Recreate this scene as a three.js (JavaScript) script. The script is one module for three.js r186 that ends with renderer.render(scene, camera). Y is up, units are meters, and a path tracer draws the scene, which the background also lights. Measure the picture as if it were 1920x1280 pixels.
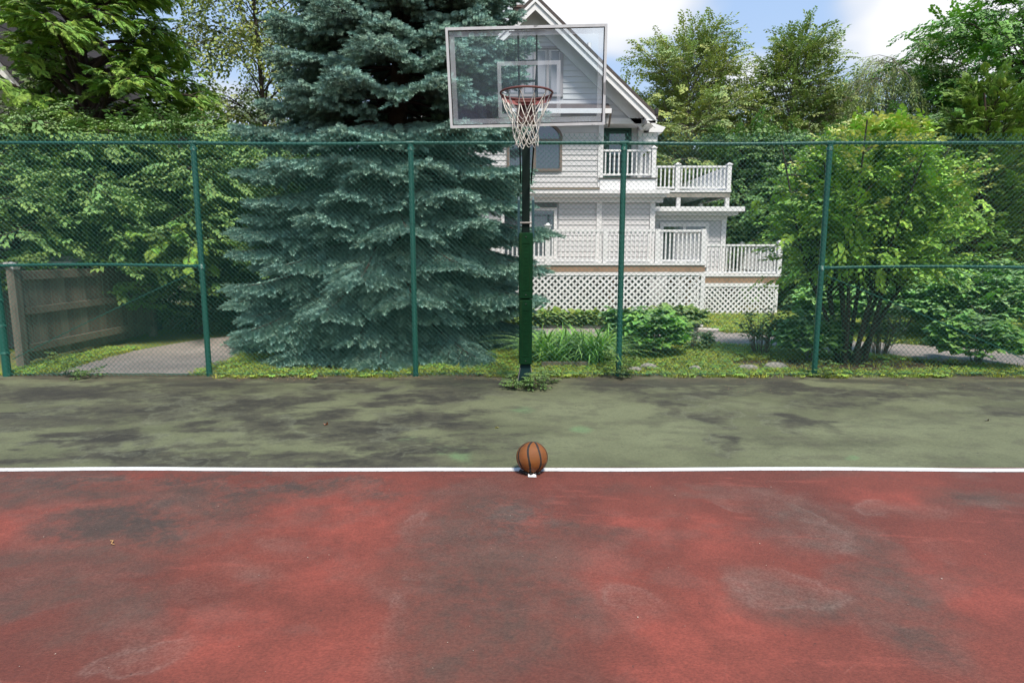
import * as THREE from 'three';
import { mergeGeometries } from 'three/addons/utils/BufferGeometryUtils.js';
import { RoundedBoxGeometry } from 'three/addons/geometries/RoundedBoxGeometry.js';

// ---------------------------------------------------------------- camera, sky, sun, exposure
const scene = new THREE.Scene();
const camera = new THREE.PerspectiveCamera(56.96, 1024 / 682, 0.05, 400);
camera.position.set(0, 1.65, 0);
camera.rotation.set(-8.2456 * Math.PI / 180, 0, 0);

const renderer = new THREE.WebGLRenderer({ antialias: true });
renderer.toneMapping = THREE.LinearToneMapping;
renderer.toneMappingExposure = 1.32;
renderer.shadowMap.enabled = true;

const V = (x, y, z) => new THREE.Vector3(x, y, z);
const clamp = (x, a = 0, b = 1) => Math.min(b, Math.max(a, x));
const smooth = (a, b, x) => { const t = clamp((x - a) / (b - a)); return t * t * (3 - 2 * t); };
const mix = (a, b, t) => a + (b - a) * t;
function RNG(seed) { let a = seed >>> 0; return () => { a = (a + 0x6D2B79F5) | 0; let t = Math.imul(a ^ (a >>> 15), 1 | a); t = (t + Math.imul(t ^ (t >>> 7), 61 | t)) ^ t; return ((t ^ (t >>> 14)) >>> 0) / 4294967296; }; }
const NT = (() => { const r = RNG(7), t = new Float32Array(65536); for (let i = 0; i < 65536; i++) t[i] = r(); return t; })();
function noise2(x, y) {
  const xi = Math.floor(x), yi = Math.floor(y); let fx = x - xi, fy = y - yi;
  fx = fx * fx * (3 - 2 * fx); fy = fy * fy * (3 - 2 * fy);
  const h = (a, b) => NT[((a * 73 + b * 181) ^ ((a & 255) << 8) ^ (b * 7919)) & 65535];
  const a = h(xi, yi), b = h(xi + 1, yi), c = h(xi, yi + 1), d = h(xi + 1, yi + 1);
  return a + (b - a) * fx + (c - a) * fy + (a - b - c + d) * fx * fy;
}
function fbm(x, y, o = 5, g = 0.5) { let s = 0, a = 1, n = 0; for (let i = 0; i < o; i++) { s += a * noise2(x + i * 17.3, y - i * 9.1); n += a; a *= g; x *= 2.03; y *= 2.03; } return s / n; }

{ // the sky: blue air with broken white cloud, the same all round
  const W = 1024, H = 512, px = new Float32Array(W * H * 4);
  for (let j = 0; j < H; j++) for (let i = 0; i < W; i++) {
    const u = (i + 0.5) / W, v = (j + 0.5) / H, ph = (u - 0.5) * 2 * Math.PI, th = (v - 0.5) * Math.PI;
    const dx = Math.cos(ph) * Math.cos(th), dy = Math.sin(th), dz = Math.sin(ph) * Math.cos(th);
    const k = Math.max(0, dy), q = 1 / (k + 0.22), sx = dx * q, sz = dz * q;
    const t = Math.pow(k, 0.55);
    let r = mix(0.53, 0.155, t), g = mix(0.64, 0.335, t), b = mix(0.755, 0.69, t);
    let c = fbm(sx * 0.9 + 3.1, sz * 0.9 + 8.4, 6, 0.52) - 0.5;
    // the two banks of cloud that stand in view
    const bank = (ax, ay, az, w) => { const d = Math.acos(clamp(dx * ax + dy * ay + dz * az, -1, 1)); return Math.exp(-d * d / (w * w)); };
    c += 0.13 * bank(0.10, 0.375, -0.92, 0.13) + 0.14 * bank(0.55, 0.42, -0.72, 0.17) - 0.22 * bank(0.30, 0.36, -0.88, 0.12) - 0.10 * bank(-0.42, 0.38, -0.82, 0.14);
    const cov = smooth(0.0, 0.13, c), body = 0.86 + 0.30 * smooth(0.0, 0.2, c) - 0.15 * smooth(0.22, 0.4, c);
    r = mix(r, 0.72 * body, cov); g = mix(g, 0.73 * body, cov); b = mix(b, 0.755 * body, cov);
    const hz = Math.exp(-k * 9); r = mix(r, 0.70, hz * 0.6); g = mix(g, 0.74, hz * 0.6); b = mix(b, 0.80, hz * 0.6);
    const o = (j * W + i) * 4; px[o] = r; px[o + 1] = g; px[o + 2] = b; px[o + 3] = 1;
  }
  const sky = new THREE.DataTexture(px, W, H, THREE.RGBAFormat, THREE.FloatType);
  sky.mapping = THREE.EquirectangularReflectionMapping; sky.magFilter = sky.minFilter = THREE.LinearFilter; sky.needsUpdate = true;
  scene.background = sky; scene.environment = sky;
}
const sun = new THREE.DirectionalLight(new THREE.Color(1, 0.93, 0.81), 4.4);
sun.position.set(6, 29, 6); sun.target.position.set(0, 0, -10); scene.add(sun, sun.target);
sun.castShadow = true; sun.shadow.radius = 22; sun.shadow.mapSize.set(4096, 4096);
Object.assign(sun.shadow.camera, { left: -30, right: 30, top: 30, bottom: -30, near: 1, far: 90 });

// ---------------------------------------------------------------- helpers
const taken = new Map();
function numbered(name) { const k = taken.get(name) || 0; taken.set(name, k + 1); return k ? `${name}_${String(k).padStart(3, '0')}` : name; }
const baseOf = o => { const p = V(0, 0, 0); for (; o && o !== scene; o = o.parent) p.add(o.position); return p; };
function thing(name, label, category, [x, y, z] = [0, 0, 0], group) {
  const o = new THREE.Group(); o.name = numbered(name); o.position.set(x, y, z); scene.add(o);
  o.userData = { label, category }; if (group) o.userData.group = group; return o;
}
function put(name, geo, m, parent = scene, world = true) { // a named mesh; a geometry in world metres is moved to its parent's base
  if (world && parent !== scene) { const b = baseOf(parent); geo.translate(-b.x, -b.y, -b.z); }
  const o = new THREE.Mesh(geo, m); o.name = parent === scene ? numbered(name) : name; o.castShadow = o.receiveShadow = true; parent.add(o); return o;
}
function tag(o, label, category, group) { o.userData.label = label; o.userData.category = category; if (group) o.userData.group = group; return o; }
function struct(name, geo, m, label) { const o = put(name, geo, m); o.userData = { kind: 'structure', label }; return o; }
const lin = (r, g, b) => new THREE.Color().setRGB(r, g, b);
const mat = (c, roughness = 0.8, extra = {}) => new THREE.MeshStandardMaterial({ color: lin(...c), roughness, side: THREE.DoubleSide, ...extra });
const phys = (c, roughness = 0.8, extra = {}) => new THREE.MeshPhysicalMaterial({ color: lin(...c), roughness, side: THREE.DoubleSide, ...extra });
const leafMat = (c, roughness = 0.6, tr = 0.35) => new THREE.MeshPhysicalMaterial({ color: lin(...c), roughness: Math.max(roughness, 0.75), transmission: tr, thickness: 0, vertexColors: true, side: THREE.DoubleSide });
const lin2s = x => Math.round(255 * (x <= 0.0031308 ? 12.92 * x : 1.055 * Math.pow(clamp(x), 1 / 2.4) - 0.055));
function tex(w, h, fn, srgb = true, wrap = THREE.RepeatWrapping) { // fn(u, v) -> linear [r, g, b] or one grey value
  const d = new Uint8Array(w * h * 4);
  for (let j = 0; j < h; j++) for (let i = 0; i < w; i++) {
    const c = fn((i + 0.5) / w, (j + 0.5) / h), o = (j * w + i) * 4;
    if (typeof c === 'number') d[o] = d[o + 1] = d[o + 2] = Math.round(255 * clamp(c));
    else for (let k = 0; k < 3; k++) d[o + k] = srgb ? lin2s(c[k]) : Math.round(255 * clamp(c[k]));
    d[o + 3] = 255;
  }
  const t = new THREE.DataTexture(d, w, h, THREE.RGBAFormat); t.magFilter = t.minFilter = THREE.LinearFilter; t.wrapS = t.wrapT = wrap;
  if (srgb) t.colorSpace = THREE.SRGBColorSpace; t.needsUpdate = true; return t;
}
const tile = (f, u, v, n) => { // makes a noise repeat over n cells
  const a = u * n, b = v * n, s = u * u * (3 - 2 * u), t = v * v * (3 - 2 * v);
  return mix(mix(f(a, b), f(a - n, b), s), mix(f(a, b - n), f(a - n, b - n), s), t);
};
class MB { // collects faces into one mesh
  constructor() { this.p = []; this.u = []; this.i = []; this.c = null; }
  quad(a, b, c, d) {
    const k = this.p.length / 3, w = a.distanceTo(b), h = a.distanceTo(d), o = a.x + a.z, q = a.y + a.z * 0.3;
    for (const v of [a, b, c, d]) this.p.push(v.x, v.y, v.z);
    this.u.push(o, q, o + w, q, o + w, q + h, o, q + h); this.i.push(k, k + 1, k + 2, k, k + 2, k + 3); return this;
  }
  tri(a, b, c) { const k = this.p.length / 3; for (const v of [a, b, c]) this.p.push(v.x, v.y, v.z); this.u.push(a.x, a.y, b.x, b.y, c.x, c.y); this.i.push(k, k + 1, k + 2); return this; }
  hexa(v) { // v: bottom ring 0-3 and top ring 4-7, counter-clockwise seen from above
    this.quad(v[0], v[1], v[5], v[4]); this.quad(v[1], v[2], v[6], v[5]); this.quad(v[2], v[3], v[7], v[6]); this.quad(v[3], v[0], v[4], v[7]); this.quad(v[4], v[5], v[6], v[7]); return this.quad(v[3], v[2], v[1], v[0]);
  }
  box(x0, x1, y0, y1, z0, z1, M) {
    const v = [V(x0, y0, z1), V(x1, y0, z1), V(x1, y0, z0), V(x0, y0, z0), V(x0, y1, z1), V(x1, y1, z1), V(x1, y1, z0), V(x0, y1, z0)];
    if (M) v.forEach(q => q.applyMatrix4(M)); return this.hexa(v);
  }
  beam(a, b, w, h, up = V(0, 1, 0)) { // a bar from a to b, w wide and h high
    const d = b.clone().sub(a).normalize(), s = V(0, 0, 0).crossVectors(d, up).normalize(), t = V(0, 0, 0).crossVectors(s, d);
    const f = (q, i, j) => q.clone().addScaledVector(s, i * w / 2).addScaledVector(t, j * h / 2);
    return this.hexa([f(a, -1, -1), f(a, 1, -1), f(b, 1, -1), f(b, -1, -1), f(a, -1, 1), f(a, 1, 1), f(b, 1, 1), f(b, -1, 1)]);
  }
  tube(pts, rad, n = 6, cap = false) {
    let up = V(0.31, 0.2, 0.93).normalize(); const k0 = this.p.length / 3; let len = 0;
    pts.forEach((q, j) => {
      const d = pts[Math.min(j + 1, pts.length - 1)].clone().sub(pts[Math.max(j - 1, 0)]).normalize();
      const s = V(0, 0, 0).crossVectors(d, up); if (s.lengthSq() < 1e-4) s.crossVectors(d, V(0, 0, 1)); s.normalize(); const t = V(0, 0, 0).crossVectors(s, d);
      up = t; const r = Array.isArray(rad) ? rad[j] : rad; if (j) len += q.distanceTo(pts[j - 1]);
      for (let i = 0; i < n; i++) { const a = i / n * 2 * Math.PI, ca = Math.cos(a) * r, sa = Math.sin(a) * r; this.p.push(q.x + s.x * ca + t.x * sa, q.y + s.y * ca + t.y * sa, q.z + s.z * ca + t.z * sa); this.u.push(i / n, len); }
    });
    for (let j = 0; j + 1 < pts.length; j++) for (let i = 0; i < n; i++) { const a = k0 + j * n + i, b = k0 + j * n + (i + 1) % n; this.i.push(a, b, b + n, a, b + n, a + n); }
    if (cap) for (const [j, q] of [[0, pts[0]], [pts.length - 1, pts[pts.length - 1]]]) { const k = this.p.length / 3; this.p.push(q.x, q.y, q.z); this.u.push(0, 0); for (let i = 0; i < n; i++) this.i.push(k, k0 + j * n + i, k0 + j * n + (i + 1) % n); }
    return this;
  }
  geo() {
    const g = new THREE.BufferGeometry(); g.setAttribute('position', new THREE.Float32BufferAttribute(this.p, 3)); g.setAttribute('uv', new THREE.Float32BufferAttribute(this.u, 2));
    if (this.c) g.setAttribute('color', new THREE.Float32BufferAttribute(this.c, 3));
    g.setIndex(this.i); g.computeVertexNormals(); return g;
  }
  build(name, m, parent = scene) { return put(name, this.geo(), m, parent); }
}
const boxes = new Map();
function box(name, m, parent, x0, x1, y0, y1, z0, z1, bevel = 0) { // a box with its uv in metres; alike boxes share one geometry
  const w = x1 - x0, h = y1 - y0, d = z1 - z0, key = [w, h, d, bevel].map(v => v.toFixed(4)).join();
  if (!boxes.has(key)) boxes.set(key, bevel ? new RoundedBoxGeometry(w, h, d, 2, bevel) : new MB().box(-w / 2, w / 2, -h / 2, h / 2, -d / 2, d / 2).geo());
  const o = put(name, boxes.get(key), m, parent, false), b = baseOf(parent);
  o.position.set((x0 + x1) / 2 - b.x, (y0 + y1) / 2 - b.y, (z0 + z1) / 2 - b.z); return o;
}
function copies(name, geo, m, list, parent, stuff = true) { // list of [position, x axis, y axis, scale, tint]
  const o = new THREE.InstancedMesh(geo, m, list.length), M = new THREE.Matrix4(), c = new THREE.Color(), b = baseOf(parent), z = V(0, 0, 0), y = V(0, 0, 0), x = V(0, 0, 0);
  o.name = parent === scene ? numbered(name) : name;
  list.forEach(([p, dx, up, s, t], i) => {
    x.copy(dx).normalize(); z.crossVectors(x, up); if (z.lengthSq() < 1e-6) z.set(0, 0, 1).cross(x); z.normalize(); y.crossVectors(z, x);
    M.makeBasis(x, y, z).scale(V(s, s, s)).setPosition(p.x - b.x, p.y - b.y, p.z - b.z); o.setMatrixAt(i, M);
    o.setColorAt(i, c.setRGB(t[0], t[1], t[2]));
  });
  o.castShadow = o.receiveShadow = true; if (stuff) o.userData.kind = 'stuff'; parent.add(o); return o;
}
const grain = tex(512, 512, (u, v) => { const a = tile((x, y) => fbm(x, y, 3), u, v, 64), b = tile((x, y) => fbm(x, y, 2), u, v, 200); return 0.5 * a + 0.5 * b; }, false);
const grainAt = k => { const t = grain.clone(); t.repeat.set(k, k); t.needsUpdate = true; return t; };
// ---------------------------------------------------------------- ground, court, drive
const sheet = (x0, x1, z0, z1, y, uv = (x, z) => [x, z], nx = 1, nz = 1) => {
  const p = [], u = [], id = [];
  for (let j = 0; j <= nz; j++) for (let i = 0; i <= nx; i++) { const x = mix(x0, x1, i / nx), z = mix(z1, z0, j / nz); p.push(x, typeof y === 'function' ? y(x, z) : y, z); u.push(...uv(x, z)); }
  for (let j = 0; j < nz; j++) for (let i = 0; i < nx; i++) { const a = j * (nx + 1) + i; id.push(a, a + 1, a + nx + 2, a, a + nx + 2, a + nx + 1); }
  const g = new THREE.BufferGeometry(); g.setAttribute('position', new THREE.Float32BufferAttribute(p, 3)); g.setAttribute('uv', new THREE.Float32BufferAttribute(u, 2)); g.setIndex(id); g.computeVertexNormals(); return g;
};
function polygon(pts, y, k = 1) { // a flat sheet from an outline in x, z
  const s = new THREE.Shape(pts.map(([x, z]) => new THREE.Vector2(x, -z))), g = new THREE.ShapeGeometry(s); g.rotateX(-Math.PI / 2); g.translate(0, y, 0);
  const p = g.attributes.position, u = g.attributes.uv; for (let i = 0; i < p.count; i++) u.setXY(i, p.getX(i) * k, p.getZ(i) * k); return g;
}
const lawnTex = tex(1024, 1024, (u, v) => {
  const a = tile((x, y) => fbm(x, y, 5, 0.6), u, v, 24), b = tile((x, y) => fbm(x + 40, y, 4), u, v, 7), d = tile((x, y) => fbm(x, y + 90, 3), u, v, 160);
  const k = smooth(0.35, 0.62, b), s = 0.55 + 0.9 * a * d * 2;
  return [mix(0.16, 0.14, k) * s, mix(0.15, 0.19, k) * s, mix(0.055, 0.03, k) * s];
});
lawnTex.repeat.set(0.2, 0.2);
struct('ground', sheet(-150, 150, -220, 60, -0.014), mat([1, 1, 1], 1, { map: lawnTex, bumpMap: grainAt(1.3), bumpScale: 0.02 }), 'mossy soil and thin grass of the yard behind the fence');

// stains as they lie on the court: x, z, half width, half depth in metres
const redMarks = {brown: [[-3.07,-4.12,0.84,0.27],[-1.93,-4.03,0.57,0.2],[-1.32,-4.12,0.4,0.17],[-2.26,-3.61,0.55,0.34],[-2.41,-3.18,0.4,0.24],[-2.31,-2.81,0.23,0.16],[-0.27,-3.81,0.44,0.5],[-0.17,-3.12,0.48,0.52],[-0.23,-2.48,0.32,0.42],[0.09,-2.56,0.26,0.36],[1.8,-3.73,0.2,0.36],[1.91,-3.37,0.21,0.26],[1.83,-2.96,0.19,0.23],[1.76,-2.52,0.23,0.27],[1.54,-2.81,0.31,0.19],[0.37,-3.44,0.19,0.27],[-1.86,-2.68,0.27,0.17],[3.15,-4.07,0.4,0.19]], pale: [[1.61,-4.12,0.33,0.1],[1.77,-3.89,0.09,0.19],[1.34,-3.98,0.21,0.08],[1.63,-3.5,0.22,0.18],[2.44,-3.36,0.13,0.08],[-1.57,-2.4,0.17,0.09],[-1.27,-3.42,0.11,0.08],[-0.65,-3.61,0.06,0.21],[0.13,-3.77,0.3,0.16],[-0.56,-2.52,0.07,0.27],[1.42,-2.96,0.16,0.16],[2.56,-3.89,0.24,0.12],[3.17,-3.96,0.18,0.09],[-0.45,-3.08,0.07,0.06],[-1.41,-3.12,0.17,0.11],[0.6,-2.77,0.15,0.14],[-1.59,-2.86,0.13,0.07]], fresh: [[-0.75,-2.39,0.24,0.28],[1.08,-2.68,0.2,0.39],[0.7,-2.27,0.25,0.13],[-0.92,-3.81,0.37,0.59],[-2.84,-3.61,0.42,0.3],[0.74,-3.58,0.22,0.26],[1.14,-3.44,0.19,0.27],[-0.92,-3.18,0.26,0.3],[2.22,-2.91,0.29,0.3],[0.46,-3.01,0.19,0.27],[-1.39,-3.89,0.24,0.22],[2.46,-4.07,0.22,0.17],[-1.29,-2.52,0.28,0.19],[0.69,-2.52,0.21,0.23]]};
const greenMarks = {dark: [[-5.26,-7.23,1.13,0.45],[-4.05,-7.44,0.84,0.36],[-4.0,-6.48,0.85,0.46],[-4.75,-6.05,0.53,0.4],[-3.04,-6.59,0.52,0.52],[-2.32,-5.77,0.45,0.4],[-2.61,-5.12,0.54,0.2],[-2.42,-6.96,0.36,0.37],[-1.95,-7.53,0.59,0.27],[-0.51,-7.32,0.57,0.29],[-0.97,-6.96,0.42,0.31],[-2.44,-6.37,0.33,0.44],[-2.19,-4.69,0.62,0.1],[1.42,-7.44,0.58,0.27],[2.32,-7.23,0.63,0.28],[3.52,-7.53,0.72,0.24],[4.18,-7.1,0.8,0.33],[5.39,-7.23,0.75,0.39],[3.5,-6.71,0.58,0.29],[2.7,-5.95,0.36,0.27],[1.75,-5.12,0.18,0.29],[1.6,-6.59,0.2,0.42],[5.1,-6.37,0.39,0.31],[1.96,-6.26,0.27,0.26],[-1.11,-4.84,0.34,0.18],[-3.74,-5.27,0.46,0.15],[-1.04,-5.95,0.31,0.39]], light: [[-3.37,-5.27,0.55,0.24],[-1.5,-4.72,0.37,0.09],[0.78,-6.37,0.66,0.4],[1.42,-5.59,0.64,0.43],[3.48,-5.77,0.8,0.36],[0.4,-5.12,0.41,0.29],[2.8,-4.98,0.88,0.25],[-3.66,-7.84,0.81,0.16],[-3.32,-5.95,0.31,0.15],[2.52,-6.59,0.34,0.23]], mint: [[-0.41,-4.95,0.1,0.16],[-0.89,-5.33,0.21,0.09],[0.14,-6.41,0.12,0.11],[0.67,-5.68,0.09,0.12],[2.76,-4.91,0.05,0.05],[-0.58,-5.05,0.09,0.14]]};
function marks(list, x, z, soft = 0.5, warp = 0.22) { // how far a point lies inside blots whose outlines are frayed by noise
  const wx = x + (fbm(x * 2.6, z * 2.6, 4) - 0.5) * warp * 2.4, wz = z + (fbm(x * 2.6 + 31, z * 2.6 + 7, 4) - 0.5) * warp * 2.4; let m = 0;
  for (const [cx, cz, rx, rz] of list) { const d = Math.hypot((wx - cx) / rx, (wz - cz) / rz); if (d < 1.6) m = Math.max(m, 1 - smooth(1 - soft, 1 + soft * 0.8, d)); }
  return m;
}
function tide(list, x, z, warp, w = 0.07) { // the thin pale rim that a drying puddle leaves round a stain
  const wx = x + (fbm(x * 2.6, z * 2.6, 4) - 0.5) * warp * 2.4, wz = z + (fbm(x * 2.6 + 31, z * 2.6 + 7, 4) - 0.5) * warp * 2.4; let m = 0;
  for (const [cx, cz, rx, rz] of list) { const d = Math.hypot((wx - cx) / rx, (wz - cz) / rz); if (d < 1.5 && d > 0.6) m = Math.max(m, (d < 1 ? Math.exp((d - 1) / 0.22) : Math.exp(-Math.pow((d - 1.0) / w, 2))) * smooth(0.42, 0.62, noise2(x * 2.1 + cx, z * 2.1))); }
  return m;
}
function scuffs(n, seed, W, H, len) { // thin scratches and ball marks, as a raster over the sheet
  const d = new Float32Array(W * H), R = RNG(seed);
  for (let k = 0; k < n; k++) { let x = R() * W, y = R() * H, a = R() * 6.28; const L = len * (0.2 + R() * R() * 2), s = 0.3 + 0.7 * R(), b = (R() - 0.5) * 0.03; for (let i = 0; i < L; i++) { x += Math.cos(a); y += Math.sin(a) * 1.2; a += b; const p = (((Math.round(y) % H) + H) % H) * W + ((Math.round(x) % W) + W) % W; d[p] = Math.max(d[p], s * Math.sin(Math.PI * i / L) * (0.4 + 0.6 * R())); } }
  return (u, v) => d[Math.min(H - 1, Math.floor(v * H)) * W + Math.min(W - 1, Math.floor(u * W))];
}
const redScuff = scuffs(260, 71, 2048, 1024, 34), greenScuff = scuffs(220, 72, 2048, 1024, 30);
const lerp3 = (a, b, t) => [mix(a[0], b[0], t), mix(a[1], b[1], t), mix(a[2], b[2], t)];
const RX = 5.2, RZ0 = -4.64, RZ1 = -0.6;
const redTex = tex(2048, 1024, (u, v) => {
  const x = (u * 2 - 1) * RX, z = mix(RZ1, RZ0, v);
  const n = fbm(x * 1.1, z * 1.1, 5, 0.55), f = fbm(x * 9, z * 9, 4, 0.6), s = fbm(x * 3 + z * 2, z * 14 - x * 2, 4, 0.6), sp = noise2(x * 150, z * 150), sp2 = noise2(x * 60, z * 60);
  let c = lerp3([0.160, 0.040, 0.0255], [0.210, 0.049, 0.031], smooth(0.36, 0.62, n));
  c = lerp3(c, [0.31, 0.066, 0.043], 0.75 * marks(redMarks.fresh, x, z, 0.85, 0.16) * (0.55 + 0.9 * f));
  const fr = fbm(x * 4.5 + 3, z * 4.5 + 12, 6, 0.62), br = clamp((0.62 + 0.4 * noise2(x * 45, z * 45) + 0.3 * noise2(x * 14, z * 14)) * Math.max(marks(redMarks.brown, x, z, 0.9, 0.26), 0.35 * smooth(0.52, 0.68, fbm(x * 0.9 + 11, z * 1.3 + 5, 6, 0.6))));
  c = lerp3(c, [0.120, 0.061, 0.044], 0.95 * br * clamp(0.42 + 1.1 * fr - 0.2 * f));
  c = lerp3(c, [0.068, 0.041, 0.031], 0.55 * br * smooth(0.5, 0.7, s * 0.5 + fr * 0.5));
  const gr = marks([[-2.75, -4.28, 1.25, 0.26], [-1.55, -4.2, 0.75, 0.2], [-2.2, -3.7, 0.5, 0.2], [0.1, -3.75, 0.4, 0.3]], x, z, 1.0, 0.3); c = lerp3(c, [0.062, 0.045, 0.036], 0.8 * gr * smooth(0.36, 0.6, fr * 0.75 + 0.25 * noise2(x * 40, z * 40)));
  const pa = marks(redMarks.pale, x, z, 0.95, 0.2);
  c = lerp3(c, [0.235, 0.160, 0.128], 0.42 * pa * clamp(-0.15 + 1.1 * fr + 0.5 * (sp - 0.5)));
  c = lerp3(c, [0.30, 0.22, 0.185], 0.28 * tide(redMarks.pale, x, z, 0.2, 0.2) * (0.3 + 0.9 * sp));
  c = lerp3(c, [0.25, 0.15, 0.12], 0.15 * tide(redMarks.brown, x, z, 0.26, 0.2) * (0.3 + 0.9 * sp));
  c = lerp3(c, [0.19, 0.115, 0.092], 0.2 * smooth(0.54, 0.74, fbm(x * 2.3 - 8, z * 3.1, 6, 0.62)));
  c = lerp3(c, [0.37, 0.088, 0.06], 0.3 * smooth(0.64, 0.8, s) * (1 - br));
  c = lerp3(c, [0.40, 0.17, 0.13], 0.5 * redScuff(u, v)); c = lerp3(c, [0.05, 0.03, 0.025], 0.7 * smooth(0.965, 0.99, noise2(x * 70 + 9, z * 70)));
  const k = 0.46 + 0.30 * sp + 0.16 * f; return c.map(q => q * k);
}, true, THREE.MirroredRepeatWrapping);
const GX = 8, GZ0 = -8.36, GZ1 = -4.60;
const greenTex = tex(2048, 1024, (u, v) => {
  const x = (u * 2 - 1) * GX, z = mix(GZ1, GZ0, v);
  const n = fbm(x * 0.9 + 60, z * 0.9, 5, 0.55), f = fbm(x * 6, z * 6 + 20, 5, 0.6), s = fbm(x * 1.6 + 4, z * 5 + x * 0.8, 5, 0.6), sp = noise2(x * 110, z * 110);
  let c = lerp3([0.106, 0.115, 0.058], [0.142, 0.154, 0.080], smooth(0.34, 0.64, n));
  c = lerp3(c, [0.166, 0.182, 0.097], 0.75 * marks(greenMarks.light, x, z, 0.9, 0.3));
  c = lerp3(c, [0.13, 0.235, 0.10], 0.6 * marks(greenMarks.mint, x, z, 0.5, 0.1) * clamp(0.3 + 1.2 * f));
  const fr = fbm(x * 2.2 + 9, z * 3.4 + 2, 7, 0.66), side = mix(1.0, 0.25, smooth(-1.2, 0.6, x + 0.8 * (n - 0.5)));
  const wide = smooth(0.45, 0.66, fbm(x * 0.8 + 2, z * 1.7 + 40, 6, 0.6)) * side;
  const dk = clamp(Math.max(marks(greenMarks.dark, x, z, 1.0, 0.46) * mix(1, 0.8, smooth(-1, 1, x)), wide) * (0.55 + 0.5 * noise2(x * 34, z * 34) + 0.4 * noise2(x * 11 + 5, z * 15)));
  c = lerp3(c, [0.060, 0.058, 0.036], 0.92 * smooth(0.22, 0.78, dk * 0.66 + fr * 0.6 - 0.14));
  c = lerp3(c, [0.026, 0.024, 0.017], 0.92 * dk * smooth(0.41, 0.6, fr * 0.7 + s * 0.3));
  c = lerp3(c, [0.03, 0.028, 0.02], 0.8 * smooth(0.5, 0.68, fbm(x * 1.3 + 20, z * 2.2 + 7, 6, 0.64) + 0.2 * smooth(-6.6, -7.7, z) - 0.1) * smooth(-6.3, -7.4, z));
  c = lerp3(c, [0.085, 0.082, 0.05], 0.45 * smooth(0.5, 0.72, fbm(x * 5 + 40, z * 8, 5, 0.65)));
  c = lerp3(c, [0.17, 0.18, 0.12], 0.4 * tide(greenMarks.dark, x, z, 0.46, 0.05) * (0.3 + sp));
  c = lerp3(c, [0.20, 0.215, 0.15], 0.5 * greenScuff(u, v)); c = lerp3(c, [0.02, 0.02, 0.015], 0.8 * smooth(0.96, 0.99, noise2(x * 60 + 9, z * 60)));
  const edge = smooth(-7.75, -8.25, z + (f - 0.5) * 1.1); c = lerp3(c, [0.12, 0.10, 0.062], 0.6 * edge * (0.4 + 0.9 * f));
  const k = 0.60 + 0.28 * sp + 0.18 * f; return c.map(q => q * k);
}, true, THREE.MirroredRepeatWrapping);
const dip = (x, z) => 0.004 * (fbm(x * 0.7, z * 0.7, 2) - 0.5);
struct('red_court_surface', sheet(-14, 14, RZ0, 9, 0, (x, z) => [(x / RX + 1) / 2, (RZ1 - z) / (RZ1 - RZ0)]), mat([1, 1, 1], 0.82, { map: redTex, bumpMap: grainAt(9), bumpScale: 0.004 }), 'weathered red acrylic playing surface with grey stains in the foreground');
struct('green_court_surface', sheet(-14, 14, GZ0, -4.64, 0, (x, z) => [(x / GX + 1) / 2, (GZ1 - z) / (GZ1 - GZ0)]), mat([1, 1, 1], 0.85, { map: greenTex, bumpMap: grainAt(9), bumpScale: 0.005 }), 'weathered green court surround with dark mildew stains before the fence');
{ // the painted line: edges wander a little
  const n = 160, p = [], u = [], id = [];
  for (let i = 0; i <= n; i++) { const x = mix(-13, 13, i / n), w = 0.016 * Math.sin(x * 1.9 + 0.6) * Math.sin(x * 0.53) + 0.012 * (fbm(x * 1.4, 3, 3) - 0.5), e = 0.007 * (fbm(x * 9, 8, 3) - 0.5), e2 = 0.007 * (fbm(x * 9, 28, 3) - 0.5); p.push(x, 0.004, -4.553 + w + e, x, 0.004, -4.628 + w + e2); u.push(x, 0, x, 0.08); if (i) { const a = i * 2 - 2; id.push(a, a + 2, a + 3, a, a + 3, a + 1); } }
  const g = new THREE.BufferGeometry(); g.setAttribute('position', new THREE.Float32BufferAttribute(p, 3)); g.setAttribute('uv', new THREE.Float32BufferAttribute(u, 2)); g.setIndex(id); g.computeVertexNormals();
  const lineTex = tex(1024, 64, (a, b) => { const n1 = tile((x, y) => fbm(x, y * 4, 4, 0.6), a, b, 40), w = tile((x, y) => fbm(x + 9, y, 3), a, b, 130); const k = 0.56 + 0.14 * n1 - 0.4 * smooth(0.6, 0.74, w); return [k, k, k * 0.985]; });
  lineTex.repeat.set(0.25, 8);
  struct('court_line', g, mat([1, 1, 1], 0.6, { map: lineTex }), 'wavy white painted line between red and green court');
}
const roadTex = tex(1024, 1024, (u, v) => {
  const a = tile((x, y) => fbm(x, y, 4, 0.6), u, v, 10), b = tile((x, y) => fbm(x, y, 2), u, v, 220), k = (0.75 + 0.5 * a) * (0.6 + 0.8 * b);
  return [0.27 * k, 0.235 * k, 0.215 * k];
});
roadTex.repeat.set(0.4, 0.4);
const roadMat = mat([1, 1, 1], 0.95, { map: roadTex, bumpMap: grainAt(5), bumpScale: 0.006 });
const curve2 = (pts, n = 40) => new THREE.CatmullRomCurve3(pts.map(([x, z]) => V(x, 0, z))).getPoints(n).map(q => [q.x, q.z]);
const nearEdge = curve2([[-4.02, -8.3], [-4.35, -9.6], [-4.35, -10.7], [-3.7, -11.9], [-2.2, -12.5], [0.3, -12.15], [2.85, -11.4], [4.84, -10.45], [6.1, -9.6], [7.3, -8.75], [12, -5.4]]);
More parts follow.
